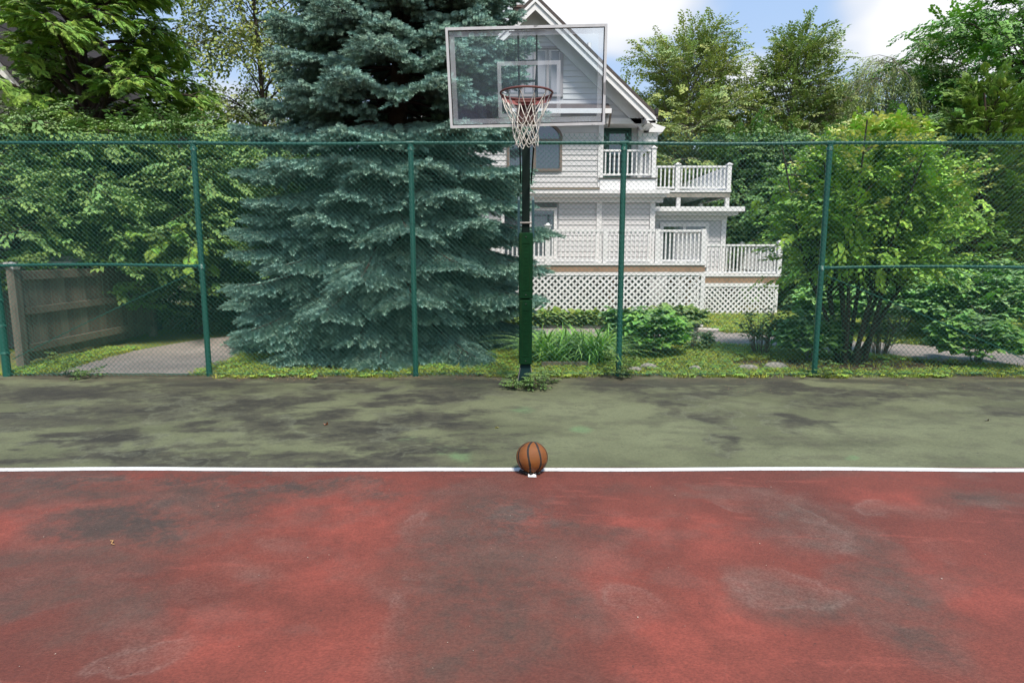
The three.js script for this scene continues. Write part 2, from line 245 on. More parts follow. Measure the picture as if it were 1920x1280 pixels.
const farEdge = curve2([[-6.15, -8.3], [-6.4, -9.75], [-6.1, -11.0], [-5.6, -12.1], [-4.2, -13.0], [-1.5, -13.55], [0.45, -13.5], [3.25, -13.25], [5.5, -12.1], [7.0, -11.1], [8.4, -10.4], [13, -7.2]]);
struct('driveway', polygon([...nearEdge, ...farEdge.slice().reverse()], -0.006), roadMat, 'grey asphalt drive curving behind the fence past the deck');
{ const g = new MB(); const e = farEdge.filter(([x]) => x > -3 && x < 4.4); g.tube(e.map(([x, z]) => V(x, 0.012, z - 0.03)), 0.045, 6, true); const o = g.build('kerb', mat([0.5, 0.47, 0.44], 0.9)); o.userData = { kind: 'structure', label: 'low pale kerb along the far edge of the drive' }; }
const mulchTex = tex(512, 512, (u, v) => { const a = tile((x, y) => fbm(x, y, 4, 0.65), u, v, 40), b = tile((x, y) => fbm(x + 8, y, 3), u, v, 8), k = 0.35 + 1.3 * a * a * 1.6; return [mix(0.10, 0.16, b) * k, mix(0.062, 0.085, b) * k, mix(0.038, 0.048, b) * k]; });
mulchTex.repeat.set(0.9, 0.9);
const mulchMat = mat([1, 1, 1], 1, { map: mulchTex, bumpMap: grainAt(4), bumpScale: 0.03 });
const ragged = (cx, cz, rx, rz, s) => Array.from({ length: 64 }, (_, i) => { const a = i / 64 * 2 * Math.PI, k = 0.72 + 0.56 * fbm(Math.cos(a) * 2.2 + s, Math.sin(a) * 2.2 + s, 4); return [cx + rx * k * Math.cos(a), cz + rz * k * Math.sin(a)]; });
struct('mulch_bed', polygon(ragged(4.9, -9.05, 1.9, 0.62, 3), -0.008), mulchMat, 'dark bark mulch under the large spreading shrub');
struct('needle_bed', polygon(ragged(-2.3, -10.05, 2.3, 1.95, 12), -0.010), mulchMat, 'dark bare soil and fallen needles under the blue spruce');
// ---------------------------------------------------------------- chain-link fence
const fenceGreen = phys([0.004, 0.085, 0.062], 0.4, { bumpMap: grainAt(3), bumpScale: 0.0015, clearcoat: 0.25, clearcoatRoughness: 0.3 });
const wireGreen = mat([0.03, 0.15, 0.12], 0.45);
{
  const F = thing('chain_link_fence', 'tall green chain-link fence with round posts across the whole yard', 'fence', [0, 0, -8.184]);
  const zf = -8.184, posts = [-6.69, -4.012, -1.276, 1.411, 4.004, 6.86, 9.56], top = 2.985, R = RNG(5);
  posts.forEach((x, i) => {
    const end = i === 0, r = end ? 0.05 : 0.036, q = new MB();
    q.tube([V(x, -0.05, zf), V(x, top - (end ? -0.05 : 0.02), zf)], r, 14, true);
    const p = q.build('post', fenceGreen, F); if (end) p.userData.label = 'thicker corner post with clamp bands';
    if (end) for (const y of [0.3, 0.66, 1.0, 1.42, 1.9, 2.4, 2.8]) { const b = new MB(); b.tube([V(x, y, zf), V(x, y + 0.028, zf)], r + 0.005, 14, true); b.box(x + 0.045, x + 0.085, y + 0.002, y + 0.026, zf + 0.01, zf + 0.03); b.build('clamp_band', fenceGreen, p); }
    else { const b = new MB(); b.tube([V(x, top - 0.09, zf), V(x, top - 0.05, zf)], r + 0.006, 14, true).tube([V(x - 0.05, top, zf), V(x + 0.05, top, zf)], 0.028, 12, true); b.build('post_cap', fenceGreen, p); }
    { const t = new MB(); for (let y = 0.25 + 0.1 * R(); y < 2.8; y += 0.38 + 0.08 * R()) { const c = []; for (let k = 0; k <= 10; k++) { const a = mix(-0.2, Math.PI + 0.2, k / 10) + 0.0; c.push(V(x + (r + 0.004) * Math.cos(a), y + 0.02 * (k / 10 - 0.5), zf + (r + 0.006) * Math.sin(a) * 1.0)); } c.push(V(x - r - 0.012, y + 0.02, zf + 0.045)); t.tube(c, 0.0022, 4); } t.build('tie_wire', wireGreen, p).userData.kind = 'stuff'; }
    if (i === 4 || i === 1) { const b = new MB(), y = i === 1 ? 1.445 : 1.425, s = i === 1 ? -1 : 1; b.tube([V(x, y - 0.03, zf), V(x, y + 0.03, zf)], r + 0.006, 14, true).tube([V(x + s * 0.03, y, zf), V(x + s * 0.1, y, zf)], 0.027, 12, true); b.build('rail_clamp', fenceGreen, p); }
  });
  for (let i = 0; i < 6; i++) { const a = posts[i], b = posts[i + 1], s = new MB(), pts = []; for (let k = 0; k <= 8; k++) { const t = k / 8; pts.push(V(mix(a, b, t), top - 0.012 * 4 * t * (1 - t) * (i % 2), zf)); } s.tube(pts, 0.0215, 12); s.build('top_rail', fenceGreen, F); }
  const brace = (x0, y0, x1, y1, r, name) => { const s = new MB(), pts = []; for (let k = 0; k <= 12; k++) { const t = k / 12; pts.push(V(mix(x0, x1, t), mix(y0, y1, t) + 0.018 * 4 * t * (1 - t), zf - (r < 0.01 ? 0.02 : 0))); } s.tube(pts, r, 10); s.build(name, fenceGreen, F); };
  brace(-6.64, 1.452, -4.08, 1.445, 0.021, 'brace_rail'); brace(4.06, 1.425, 6.8, 1.425, 0.021, 'brace_rail'); brace(-4.05, 1.40, -6.62, 0.22, 0.006, 'truss_rod'); brace(4.06, 1.33, 6.8, 0.22, 0.006, 'truss_rod');
  // one sheet of woven wire to each bay; the wire hangs on the court side of the posts
  const w = 0.0315, zm = zf + 0.045, r = 0.0029;
  for (let b = 0; b < 6; b++) {
    const s = new MB(), x0 = posts[b], x1 = posts[b + 1], n = Math.round((x1 - x0) / w), rows = 97, st = (x1 - x0) / n;
    const bow = (x, y) => 0.014 * (fbm(x * 0.8 + 3, y * 0.9, 2) - 0.5), slump = (x, y) => 0.010 * (fbm(x * 1.3, y * 0.8 + 9, 2) - 0.5) ;
    for (let k = 0; k < n; k++) {
      const xc = x0 + (k + 0.5) * st, pts = [];
      for (let j = 0; j <= rows; j++) { const y = 0.015 + j * w, sd = ((j + k) % 2 ? 1 : -1), x = xc + sd * st * 0.52; pts.push(V(x + slump(x, y), y + slump(y * 3, x), zm + bow(x, y) + (j % 2 ? 0.0022 : -0.0022))); }
      const j = rows, e = pts[j].clone(); e.x -= ((j + k) % 2 ? 1 : -1) * st * 0.25; e.y += 0.022; pts.push(e);
      s.tube(pts, r, 3);
    }
    s.build('wire_mesh', wireGreen, F).userData.kind = 'stuff';
  }
  const t = new MB(); t.tube(Array.from({ length: 60 }, (_, i) => V(mix(-6.65, 9.5, i / 59), 0.035 + 0.012 * R(), zm - 0.01)), 0.003, 4); t.build('tension_wire', wireGreen, F);
}

// ---------------------------------------------------------------- basketball hoop
{
  const Hp = thing('basketball_hoop', 'old basketball hoop with cloudy clear backboard on green padded pole', 'basketball hoop', [0.165, 0, -7.62]);
  const poleM = phys([0.004, 0.011, 0.009], 0.7, { specularIntensity: 0.25, bumpMap: grainAt(4), bumpScale: 0.001 }), padTex = tex(256, 512, (u, v) => { const a = fbm(u * 6, v * 14, 5, 0.6), b = fbm(u * 2 + 5, v * 3, 3), k = 0.65 + 0.6 * a, d = smooth(0.55, 0.75, b) * 0.5; return [mix(0.002, 0.014, d) * k, mix(0.03, 0.04, d) * k, mix(0.009, 0.010, d) * k]; });
  const padM = phys([1, 1, 1], 0.8, { specularIntensity: 0.3, map: padTex, bumpMap: grainAt(2), bumpScale: 0.002 }), plateM = mat([0.012, 0.05, 0.06], 0.5), steelM = mat([0.22, 0.2, 0.19], 0.55, { metalness: 0.6 });
  const x0 = 0.165, zp = -7.62, part = (name, m, ...a) => box(name, m, Hp, ...a);
  part('pole', poleM, x0 - 0.046, x0 + 0.046, 0.02, 2.98, zp - 0.046, zp + 0.046, 0.008);
  { const b = new MB(); b.box(x0 - 0.17, x0 + 0.15, 0.002, 0.014, zp - 0.15, zp + 0.15); b.build('base_plate', mat([0.06, 0.045, 0.035], 0.8), Hp); }
  { const b = new MB(), y0 = 0.014, y1 = 0.29; // flared foot
    b.hexa([V(x0 - 0.1, y0, zp + 0.1), V(x0 + 0.1, y0, zp + 0.1), V(x0 + 0.1, y0, zp - 0.1), V(x0 - 0.1, y0, zp - 0.1), V(x0 - 0.056, y1, zp + 0.056), V(x0 + 0.056, y1, zp + 0.056), V(x0 + 0.056, y1, zp - 0.056), V(x0 - 0.056, y1, zp - 0.056)]);
    b.build('foot', phys([0.004, 0.022, 0.024], 0.7, { specularIntensity: 0.3 }), Hp); }
  for (const s of [-1, 1]) { const b = new MB(); b.hexa([V(x0 + s * 0.104, 0.014, zp + 0.125), V(x0 + s * 0.109, 0.014, zp + 0.125), V(x0 + s * 0.109, 0.014, zp - 0.1), V(x0 + s * 0.104, 0.014, zp - 0.1), V(x0 + s * 0.058, 0.25, zp + 0.06), V(x0 + s * 0.063, 0.25, zp + 0.06), V(x0 + s * 0.063, 0.25, zp - 0.06), V(x0 + s * 0.058, 0.25, zp - 0.06)]); b.build('gusset', steelM, Hp); }
  for (const [dx, dz] of [[-0.145, 0.12], [0.125, 0.12], [-0.145, -0.12], [0.125, -0.12]]) { const b = new MB(); b.tube([V(x0 + dx, 0.012, zp + dz), V(x0 + dx, 0.034, zp + dz)], 0.02, 6, true).tube([V(x0 + dx, 0.03, zp + dz), V(x0 + dx, 0.085, zp + dz)], 0.009, 6, true); b.build('anchor_bolt', mat([0.09, 0.05, 0.035], 0.7), Hp); }
  const pad = (y0, y1, hw) => { const p = part('pad', padM, x0 - hw, x0 + hw, y0, y1, zp - 0.08, zp + 0.1, 0.012), zq = zp + 0.1;
    const strip = (a, b, c, d) => box('raised_border', padM, p, x0 + a, x0 + b, c, d, zq - 0.003, zq + 0.005); // raised border of the moulded panel, with worn lettering that can no longer be read
    strip(-hw + 0.035, -hw + 0.041, y0 + 0.1, y1 - 0.12); strip(hw - 0.041, hw - 0.035, y0 + 0.1, y1 - 0.12); strip(-hw + 0.041, hw - 0.041, y1 - 0.126, y1 - 0.12); strip(-hw + 0.041, hw - 0.041, y0 + 0.1, y0 + 0.106);
    const R = RNG(Math.round(y0 * 100) + 3); for (let k = 0; k < 6; k++) { const m = new MB(), y = mix(y0 + 0.16, y1 - 0.18, k / 5), h = 0.028; m.box(x0 - 0.022, x0 - 0.014, y - h, y + h, zq - 0.003, zq + 0.004); if (R() > 0.3) m.box(x0 - 0.014, x0 + 0.022, y - h, y - h + 0.009, zq - 0.003, zq + 0.004); if (R() > 0.4) m.box(x0 - 0.014, x0 + 0.02, y + h - 0.009, y + h, zq - 0.003, zq + 0.004); if (R() > 0.5) m.box(x0 + 0.013, x0 + 0.021, y - h + 0.01, y + h - 0.01, zq - 0.003, zq + 0.004); m.build('worn_letter', padM, p); }
    for (const y of [y0 + 0.045, y1 - 0.05]) { const b = new MB(); b.tube([V(x0, y, zq - 0.004), V(x0, y, zq + 0.006)], 0.008, 8, true); b.build('screw', mat([0.02, 0.03, 0.025], 0.5), p); } };
  pad(1.075, 1.855, 0.083); pad(0.275, 1.062, 0.078);
  for (const s of [-1, 1]) { const b = new MB(); b.box(x0 + s * 0.085 - 0.014, x0 + s * 0.085 + 0.014, 1.80, 2.235, zp - 0.05, zp + 0.07).hexa([V(x0 + s * 0.085 - 0.014, 2.235, zp + 0.07), V(x0 + s * 0.085 + 0.014, 2.235, zp + 0.07), V(x0 + s * 0.085 + 0.014, 2.235, zp - 0.05), V(x0 + s * 0.085 - 0.014, 2.235, zp - 0.05), V(x0 + s * 0.085 - 0.012, 2.275, zp + 0.04), V(x0 + s * 0.085 + 0.008, 2.275, zp + 0.04), V(x0 + s * 0.085 + 0.008, 2.275, zp - 0.03), V(x0 + s * 0.085 - 0.012, 2.275, zp - 0.03)]); b.build('side_plate', plateM, Hp); }
  { const b = new MB(); b.tube([V(x0 - 0.07, 1.97, zp + 0.06), V(x0 + 0.07, 1.97, zp + 0.06)], 0.012, 8, true); b.build('adjusting_pin', steelM, Hp); }
  // backboard: leans forward a little and hangs a little askew
  const B = new THREE.Group(); B.name = 'backboard'; Hp.add(B); B.position.set(0.139 - 0.165, 3.2475, -6.17 + 7.62); B.rotation.set(0.211, 0, 0.022);
  const W = 0.735, H = 0.43, local = (name, g, m, par = B) => put(name, g, m, par, false), bx = (a, b, c, d, e, f) => new MB().box(a, b, c, d, e, f).geo();
  const alu = tex(256, 256, (u, v) => { const k = 0.62 + 0.16 * fbm(u * 30, v * 4, 3) - 0.4 * smooth(0.66, 0.74, fbm(u * 9 + 3, v * 9, 4)); return [k * 0.93, k * 0.96, k]; });
  const frameM = mat([1, 1, 1], 0.42, { map: alu, metalness: 0.15 });
  local('frame_rail', bx(-W, W, H - 0.020, H + 0.004, -0.012, 0.022), frameM); local('frame_rail', bx(-W, W, -H - 0.004, -H + 0.020, -0.012, 0.022), frameM);
  local('frame_rail', bx(-W - 0.003, -W + 0.020, -H - 0.003, H + 0.003, -0.014, 0.024), frameM); local('frame_rail', bx(W - 0.020, W + 0.003, -H - 0.003, H + 0.003, -0.014, 0.024), frameM);
  const sealM = mat([0.02, 0.02, 0.02], 0.8); { const a = W - 0.022, c = H - 0.022, s = new MB(); for (const k of [-1, 1]) { s.box(-a, a, k * c - 0.005, k * c + 0.005, -0.004, 0.008); s.box(k * a - 0.005, k * a + 0.005, -c + 0.006, c - 0.006, -0.004, 0.008); } local('seal', s.geo(), sealM); }
  local('pane', new THREE.PlaneGeometry(2 * (W - 0.02), 2 * (H - 0.02)), new THREE.MeshPhysicalMaterial({ color: lin(0.87, 0.94, 1.0), roughness: 0.02, transmission: 1, thickness: 0, ior: 1.5, side: THREE.DoubleSide }));
  const film = tex(512, 512, (u, v) => { const a = fbm(u * 3, v * 2 + 7, 5, 0.6), b = fbm(u * 14, v * 5, 4, 0.6); return clamp(0.35 + 0.9 * (a - 0.3) + 0.35 * (b - 0.5)); }, false);
  const f = local('grime_film', new THREE.PlaneGeometry(2 * (W - 0.022), 2 * (H - 0.022)), mat([0.60, 0.74, 0.95], 0.9, { transparent: true, opacity: 0.15, alphaMap: film })); f.position.z = -0.006;
  const paint = mat([0.72, 0.76, 0.82], 0.8, { transparent: true, opacity: 0.42, alphaMap: film.clone() }); paint.alphaMap.repeat.set(0.4, 0.4); paint.opacity = 0.62;
  const ring = (x, y, w, h, t, name) => { const s = new THREE.Shape([[-w, -h], [w, -h], [w, h], [-w, h]].map(([a, b]) => new THREE.Vector2(x + a, y + b))), q = new THREE.Path([[-w + t, -h + t], [-w + t, h - t], [w - t, h - t], [w - t, -h + t]].map(([a, b]) => new THREE.Vector2(x + a, y + b))); s.holes.push(q); const o = local(name, new THREE.ShapeGeometry(s), paint); o.position.z = 0.005; };
  ring(0, 0, W - 0.03, H - 0.03, 0.045, 'painted_border'); ring(0.02, -0.105, 0.295, 0.245, 0.036, 'painted_square');
  const bar = (name, a, b, w, h, up) => local(name, new MB().beam(a, b, w, h, up).geo(), poleM);
  for (const x of [-0.085, 0.085]) bar('rear_strut', V(x + 0.01, -H + 0.03, -0.03), V(x + 0.01, H - 0.03, -0.03), 0.016, 0.02, V(0, 0, 1));
  bar('rear_crossbar', V(-0.075, 0.13, -0.035), V(0.095, 0.13, -0.035), 0.03, 0.045); bar('rear_crossbar', V(-0.075, -0.03, -0.035), V(0.095, -0.03, -0.035), 0.02, 0.02); bar('rear_crossbar', V(-0.16, H - 0.04, -0.03), V(0.18, H - 0.04, -0.03), 0.016, 0.014);
  const arm = (y0, y1, s) => { const b = new MB(); b.beam(V(x0 + s * 0.062, y0, zp + 0.0), V(0.15 + s * 0.085, y1, -6.24), 0.014, 0.045); b.build('lift_arm', poleM, Hp); };
  for (const s of [-1, 1]) { arm(2.90, 3.37, s); arm(2.45, 3.02, s); }
  // rim
  const rimM = mat([0.12, 0.034, 0.028], 0.55, { bumpMap: grainAt(6), bumpScale: 0.002 }), cx = 0.128, cy = 3.02, cz = -5.80, rr = 0.2285;
  const rim = new THREE.Group(); rim.name = 'rim'; Hp.add(rim); rim.position.set(cx - 0.165, cy, cz + 7.62);
  const circ = (r, y, a0, a1, n = 64) => Array.from({ length: n + 1 }, (_, i) => { const a = mix(a0, a1, i / n); return V(cx + r * Math.cos(a), cy + y, cz + r * Math.sin(a)); });
  new MB().tube(circ(rr, 0, 0, 2 * Math.PI, 72), 0.0095, 10).build('ring', rimM, rim);
  { const s = new MB(), a = circ(rr + 0.004, -0.006, Math.PI * 0.93, Math.PI * 2.07, 40), b = circ(rr - 0.012, -0.055, Math.PI * 0.93, Math.PI * 2.07, 40); for (let i = 0; i < 40; i++) s.quad(b[i], b[i + 1], a[i + 1], a[i]); s.build('brace_band', mat([0.22, 0.06, 0.055], 0.6), rim); }
  { const s = new MB(); s.box(cx - 0.085, cx + 0.085, cy - 0.20, cy - 0.03, cz - 0.36, cz - 0.245); s.build('bracket', mat([0.05, 0.014, 0.012], 0.65), rim); const q = new MB(); q.box(cx - 0.1, cx + 0.1, cy - 0.03, cy - 0.012, cz - 0.37, cz - 0.2); q.build('bracket_plate', rimM, rim); }
  const hookM = mat([0.2, 0.16, 0.14], 0.5, { metalness: 0.5 }), net = new MB(), N = 12, R = RNG(44);
  for (let i = 0; i < N; i++) { const a = (i + 0.5) / N * 2 * Math.PI; new MB().tube([V(cx + rr * Math.cos(a - 0.05), cy - 0.006, cz + rr * Math.sin(a - 0.05)), V(cx + rr * Math.cos(a), cy - 0.03, cz + rr * Math.sin(a)), V(cx + rr * Math.cos(a + 0.05), cy - 0.006, cz + rr * Math.sin(a + 0.05))], 0.003, 5).build('net_hook', hookM, rim); }
  const prof = [[-0.02, 0.222], [-0.17, 0.155], [-0.235, 0.122], [-0.295, 0.108], [-0.35, 0.102], [-0.40, 0.104], [-0.44, 0.1]], node = (l, k) => { const [y, r] = prof[l], a = (k + (l % 2 ? 0.5 : 0) + 0.5) / N * 2 * Math.PI, j = ((k % N) * 7 + l * 13) % 5; return V(cx + (r + 0.006 * (j - 2)) * Math.cos(a), cy + y - 0.006 * j, cz + (r + 0.005 * (2 - j)) * Math.sin(a)); };
  for (let l = 0; l + 1 < prof.length; l++) for (let k = 0; k < N; k++) for (const s of [0, -1]) {
    const a = node(l, k), kk = l % 2 ? k + 1 + s : k + s, b = node(l + 1, (kk + N) % N); const m = a.clone().add(b).multiplyScalar(0.5); m.y -= 0.004 + 0.006 * R(); m.x += 0.008 * (R() - 0.5); m.z += 0.008 * (R() - 0.5);
    net.tube([a, m, b], l ? 0.0032 : 0.0038, 5);
  }
  const netTex = tex(64, 256, (u, v) => { const k = 0.6 + 0.3 * fbm(u * 4, v * 30, 3) - 0.5 * smooth(0.58, 0.7, fbm(u + 3, v * 8, 3)); return [k, k * 0.95, k * 0.86]; });
  net.build('net', mat([0.85, 0.85, 0.85], 0.95, { map: netTex }), Hp);
}

// ---------------------------------------------------------------- basketball and its tag
{
  const r = 0.119, c = [0.15, r * 0.985, -4.535], g = new THREE.SphereGeometry(r, 96, 64), Bq = tag(put('basketball', g, null), 'worn orange basketball with black seams resting on the white line', 'basketball');
  const tx = tex(512, 256, (u, v) => { const a = fbm(u * 10, v * 6, 5, 0.6), b = fbm(u * 40, v * 24, 3), d = smooth(0.54, 0.75, fbm(u * 5 + 9, v * 4, 5, 0.6)), k = 0.75 + 0.45 * a; return [mix(0.19, 0.07, d) * k, mix(0.06, 0.026, d) * k * (0.9 + 0.2 * b), mix(0.008, 0.008, d) * k]; });
  Bq.material = mat([1, 1, 1], 0.62, { map: tx, bumpMap: (() => { const t = grain.clone(); t.repeat.set(3, 2); t.needsUpdate = true; return t; })(), bumpScale: 0.004 });
  Bq.scale.set(1, 0.975, 1); Bq.position.set(...c); Bq.rotation.set(-0.28, 0.24, -0.06);
  const seamM = mat([0.012, 0.011, 0.010], 0.75), band = (f, w) => { const s = new MB(), n = 48; let pl, pr; for (let i = 0; i <= n; i++) { const [q, tgn] = f(i / n), side = V(0, 0, 0).crossVectors(q, tgn).normalize(), ww = w * (1 + 0.5 * (noise2(i * 0.35, w * 900) - 0.5)), l = q.clone().multiplyScalar(r).addScaledVector(side, ww).normalize().multiplyScalar(r * 1.001), m = q.clone().multiplyScalar(r * 1.0045), e = q.clone().multiplyScalar(r).addScaledVector(side, -ww).normalize().multiplyScalar(r * 1.001); if (pl) { s.quad(pl[0], pl[1], m, l); s.quad(pl[1], pl[2], e, m); } pl = [l, m, e]; } put('seam', s.geo(), seamM, Bq, false); };
  for (let k = 0; k < 8; k++) { const a = (k + 0.5) / 8 * 2 * Math.PI + 0.1; band(t => { const th = mix(0.09, Math.PI - 0.09, t), P = h => V(Math.sin(h) * Math.cos(a + 0.12 * Math.sin(h * 2)), Math.cos(h), Math.sin(h) * Math.sin(a + 0.12 * Math.sin(h * 2))); return [P(th), P(th + 0.01).sub(P(th))]; }, 0.0080); }
  const flap = new MB(), R = RNG(9); // a torn strip of black rubber under the ball
  for (let k = 0; k < 6; k++) { const a = mix(0.7, 2.9, k / 5), rr = 0.066 + 0.012 * R(); flap.tube([V(c[0] + rr * Math.cos(a), 0.012, c[2] + rr * Math.sin(a)), V(c[0] + (rr + 0.012) * Math.cos(a + 0.12), 0.012 + 0.008 * R(), c[2] + (rr + 0.012) * Math.sin(a + 0.12)), V(c[0] + rr * Math.cos(a + 0.24), 0.010, c[2] + rr * Math.sin(a + 0.24))], [0.008, 0.012, 0.008], 6, true); }
  tag(flap.build('rubber_scrap', mat([0.014, 0.013, 0.013], 0.8)), 'torn black rubber scrap squashed under the basketball', 'scrap');
  const tg = new MB(); tg.hexa([V(0.118, 0.005, -4.425), V(0.178, 0.005, -4.42), V(0.176, 0.014, -4.462), V(0.12, 0.014, -4.465), V(0.118, 0.0065, -4.425), V(0.178, 0.0065, -4.42), V(0.176, 0.0155, -4.462), V(0.12, 0.0155, -4.465)]); tag(tg.build('paper_tag', mat([0.75, 0.75, 0.78], 0.7)), 'small white paper tag lying in front of the basketball', 'tag');
}
// ---------------------------------------------------------------- houses and decks
const paintTex = tex(512, 512, (u, v) => { const a = tile((x, y) => fbm(x, y * 3, 4, 0.6), u, v, 8), b = tile((x, y) => fbm(x * 4, y, 3), u, v, 30), k = 0.82 + 0.2 * a + 0.1 * b; return [k, k, k]; }); paintTex.repeat.set(0.5, 0.5);
const sidingM = [[0.55, 0.55, 0.575], [0.53, 0.53, 0.56], [0.575, 0.57, 0.59]].map(c => mat(c, 0.7, { map: paintTex }));
const trimM = mat([0.72, 0.72, 0.74], 0.6, { map: paintTex }), railM = mat([0.75, 0.75, 0.77], 0.55, { map: paintTex }), coreM = mat([0.35, 0.35, 0.38], 0.9);
const roofTex = tex(512, 512, (u, v) => { const a = tile((x, y) => fbm(x, y, 4, 0.6), u, v, 20), k = 0.5 + a; return [0.085 * k, 0.07 * k, 0.068 * k]; });
const roofM = mat([1, 1, 1], 0.95, { map: roofTex, bumpMap: grainAt(2), bumpScale: 0.008 });
const woodTex = tex(512, 512, (u, v) => { const a = tile((x, y) => fbm(x * 6, y * 0.6, 4, 0.6), u, v, 8), b = tile((x, y) => fbm(x, y, 4), u, v, 6), k = 0.55 + 0.55 * a + 0.35 * (b - 0.5); return [k, k, k]; });
const joistM = mat([0.36, 0.235, 0.16], 0.9, { map: woodTex }), weatherM = [[0.19, 0.16, 0.122], [0.225, 0.195, 0.152], [0.16, 0.135, 0.105]].map(c => mat(c, 0.95, { map: woodTex, bumpMap: woodTex.clone(), bumpScale: 0.006 }));
const glassM = phys([0.035, 0.045, 0.055], 0.04, { ior: 2.3 }), brownM = mat([0.16, 0.125, 0.11], 0.6), darkM = mat([0.03, 0.03, 0.032], 0.9);
function siding(parent, z, y0, y1, xL, xR, holes = () => [], step = 0.135) {
  let k = 0; const R = RNG(Math.round(y0 * 100 + z * 10 + 9999));
  for (let y = y0; y < y1 - 0.02; y += step, k++) {
    const yt = Math.min(y + step, y1), a0 = xL(y), a1 = xL(yt), b0 = xR(y), b1 = xR(yt); if (b0 - a0 < 0.08) break;
    let runs = [[a0, a1, b0, Math.max(b1, a1 + 0.01)]];
    for (const [h0, h1] of holes((y + yt) / 2)) runs = runs.flatMap(([p, q, r, s]) => h1 <= p || h0 >= r ? [[p, q, r, s]] : [...(h0 - p > 0.03 ? [[p, q, h0, h0]] : []), ...(r - h1 > 0.03 ? [[h1, h1, r, s]] : [])]);
    for (const [p, q, r, s] of runs) {
      const b = new MB(), f = z + 0.026 + 0.003 * R(), t = z + 0.008, e = yt + 0.012;
      b.hexa([V(p, y, f), V(r, y, f), V(r, y, z - 0.01), V(p, y, z - 0.01), V(q, e, t), V(s, e, t), V(s, e, z - 0.01), V(q, e, z - 0.01)]); b.build('siding_board', sidingM[Math.floor(R() * 3)], parent);
    }
  }
}
function pickets(parent, a, b, y0, y1, gap = 0.115, w = 0.034) { // a railing between two points: rails and each baluster
  const L = a.distanceTo(b), n = Math.max(1, Math.round(L / gap)), along = Math.abs(b.x - a.x) > Math.abs(b.z - a.z);
  const rail = (y, h, t) => along ? box('rail', railM, parent, Math.min(a.x, b.x), Math.max(a.x, b.x), y, y + h, a.z - t / 2, a.z + t / 2) : box('rail', railM, parent, a.x - t / 2, a.x + t / 2, y, y + h, Math.min(a.z, b.z), Math.max(a.z, b.z));
  rail(y1 - 0.045, 0.045, 0.075); rail(y0, 0.05, 0.045);
  for (let k = 0; k < n; k++) { const t = (k + 0.5) / n, x = mix(a.x, b.x, t), z = mix(a.z, b.z, t); box('baluster', railM, parent, x - w / 2, x + w / 2, y0 + 0.05, y1 - 0.045, z - w / 2, z + w / 2); }
}
function newel(parent, x, z, y0, y1) {
  const p = box('newel_post', railM, parent, x - 0.055, x + 0.055, y0, y1, z - 0.055, z + 0.055); box('cap', railM, p, x - 0.075, x + 0.075, y1, y1 + 0.025, z - 0.075, z + 0.075);
  const b = new MB(); b.hexa([V(x - 0.06, y1 + 0.025, z + 0.06), V(x + 0.06, y1 + 0.025, z + 0.06), V(x + 0.06, y1 + 0.025, z - 0.06), V(x - 0.06, y1 + 0.025, z - 0.06), V(x - 0.01, y1 + 0.065, z + 0.01), V(x + 0.01, y1 + 0.065, z + 0.01), V(x + 0.01, y1 + 0.065, z - 0.01), V(x - 0.01, y1 + 0.065, z - 0.01)]); b.build('finial', railM, p);
}
function lattice(parent, x0, x1, y0, y1, z, along = true, step = 0.14, w = 0.042) { // crossed strips, each its own piece, inside a frame
  const put2 = (ax, ay, bx2, by, o) => { const b = new MB(), A = along ? V(ax, ay, z + o) : V(z + o, ay, ax), B = along ? V(bx2, by, z + o) : V(z + o, by, bx2); b.beam(A, B, w, 0.008, along ? V(0, 0, 1) : V(1, 0, 0)); b.build('lattice_strip', railM, parent); };
  const h = y1 - y0; for (let c = x0 - h; c < x1; c += step) {
    const a = Math.max(c, x0), b = Math.min(c + h, x1); if (b - a < 0.05) continue;
    put2(a, y0 + (a - c), b, y0 + (b - c), 0.005); put2(a, y1 - (a - c), b, y1 - (b - c), -0.005);
  }
}
function windowUnit(parent, name, x0, x1, y0, y1, z, frame, t = 0.07, bars = []) {
  const w = new THREE.Group(); w.name = name; parent.add(w); const b = baseOf(parent); w.position.set((x0 + x1) / 2 - b.x, y0 - b.y, z - b.z);
  box('pane', glassM, w, x0 + 0.01, x1 - 0.01, y0 + 0.01, y1 - 0.01, z - 0.02, z + 0.005);
  box('frame', frame, w, x0 - t, x0, y0 - t, y1 + t, z - 0.02, z + 0.055); box('frame', frame, w, x1, x1 + t, y0 - t, y1 + t, z - 0.02, z + 0.055); box('frame', frame, w, x0, x1, y1, y1 + t, z - 0.02, z + 0.05); box('sill', frame, w, x0, x1, y0 - t, y0, z - 0.02, z + 0.07);
  for (const [a, c, d, e] of bars) box('mullion', frame, w, a, c, d, e, z + 0.004, z + 0.03); return w;
}
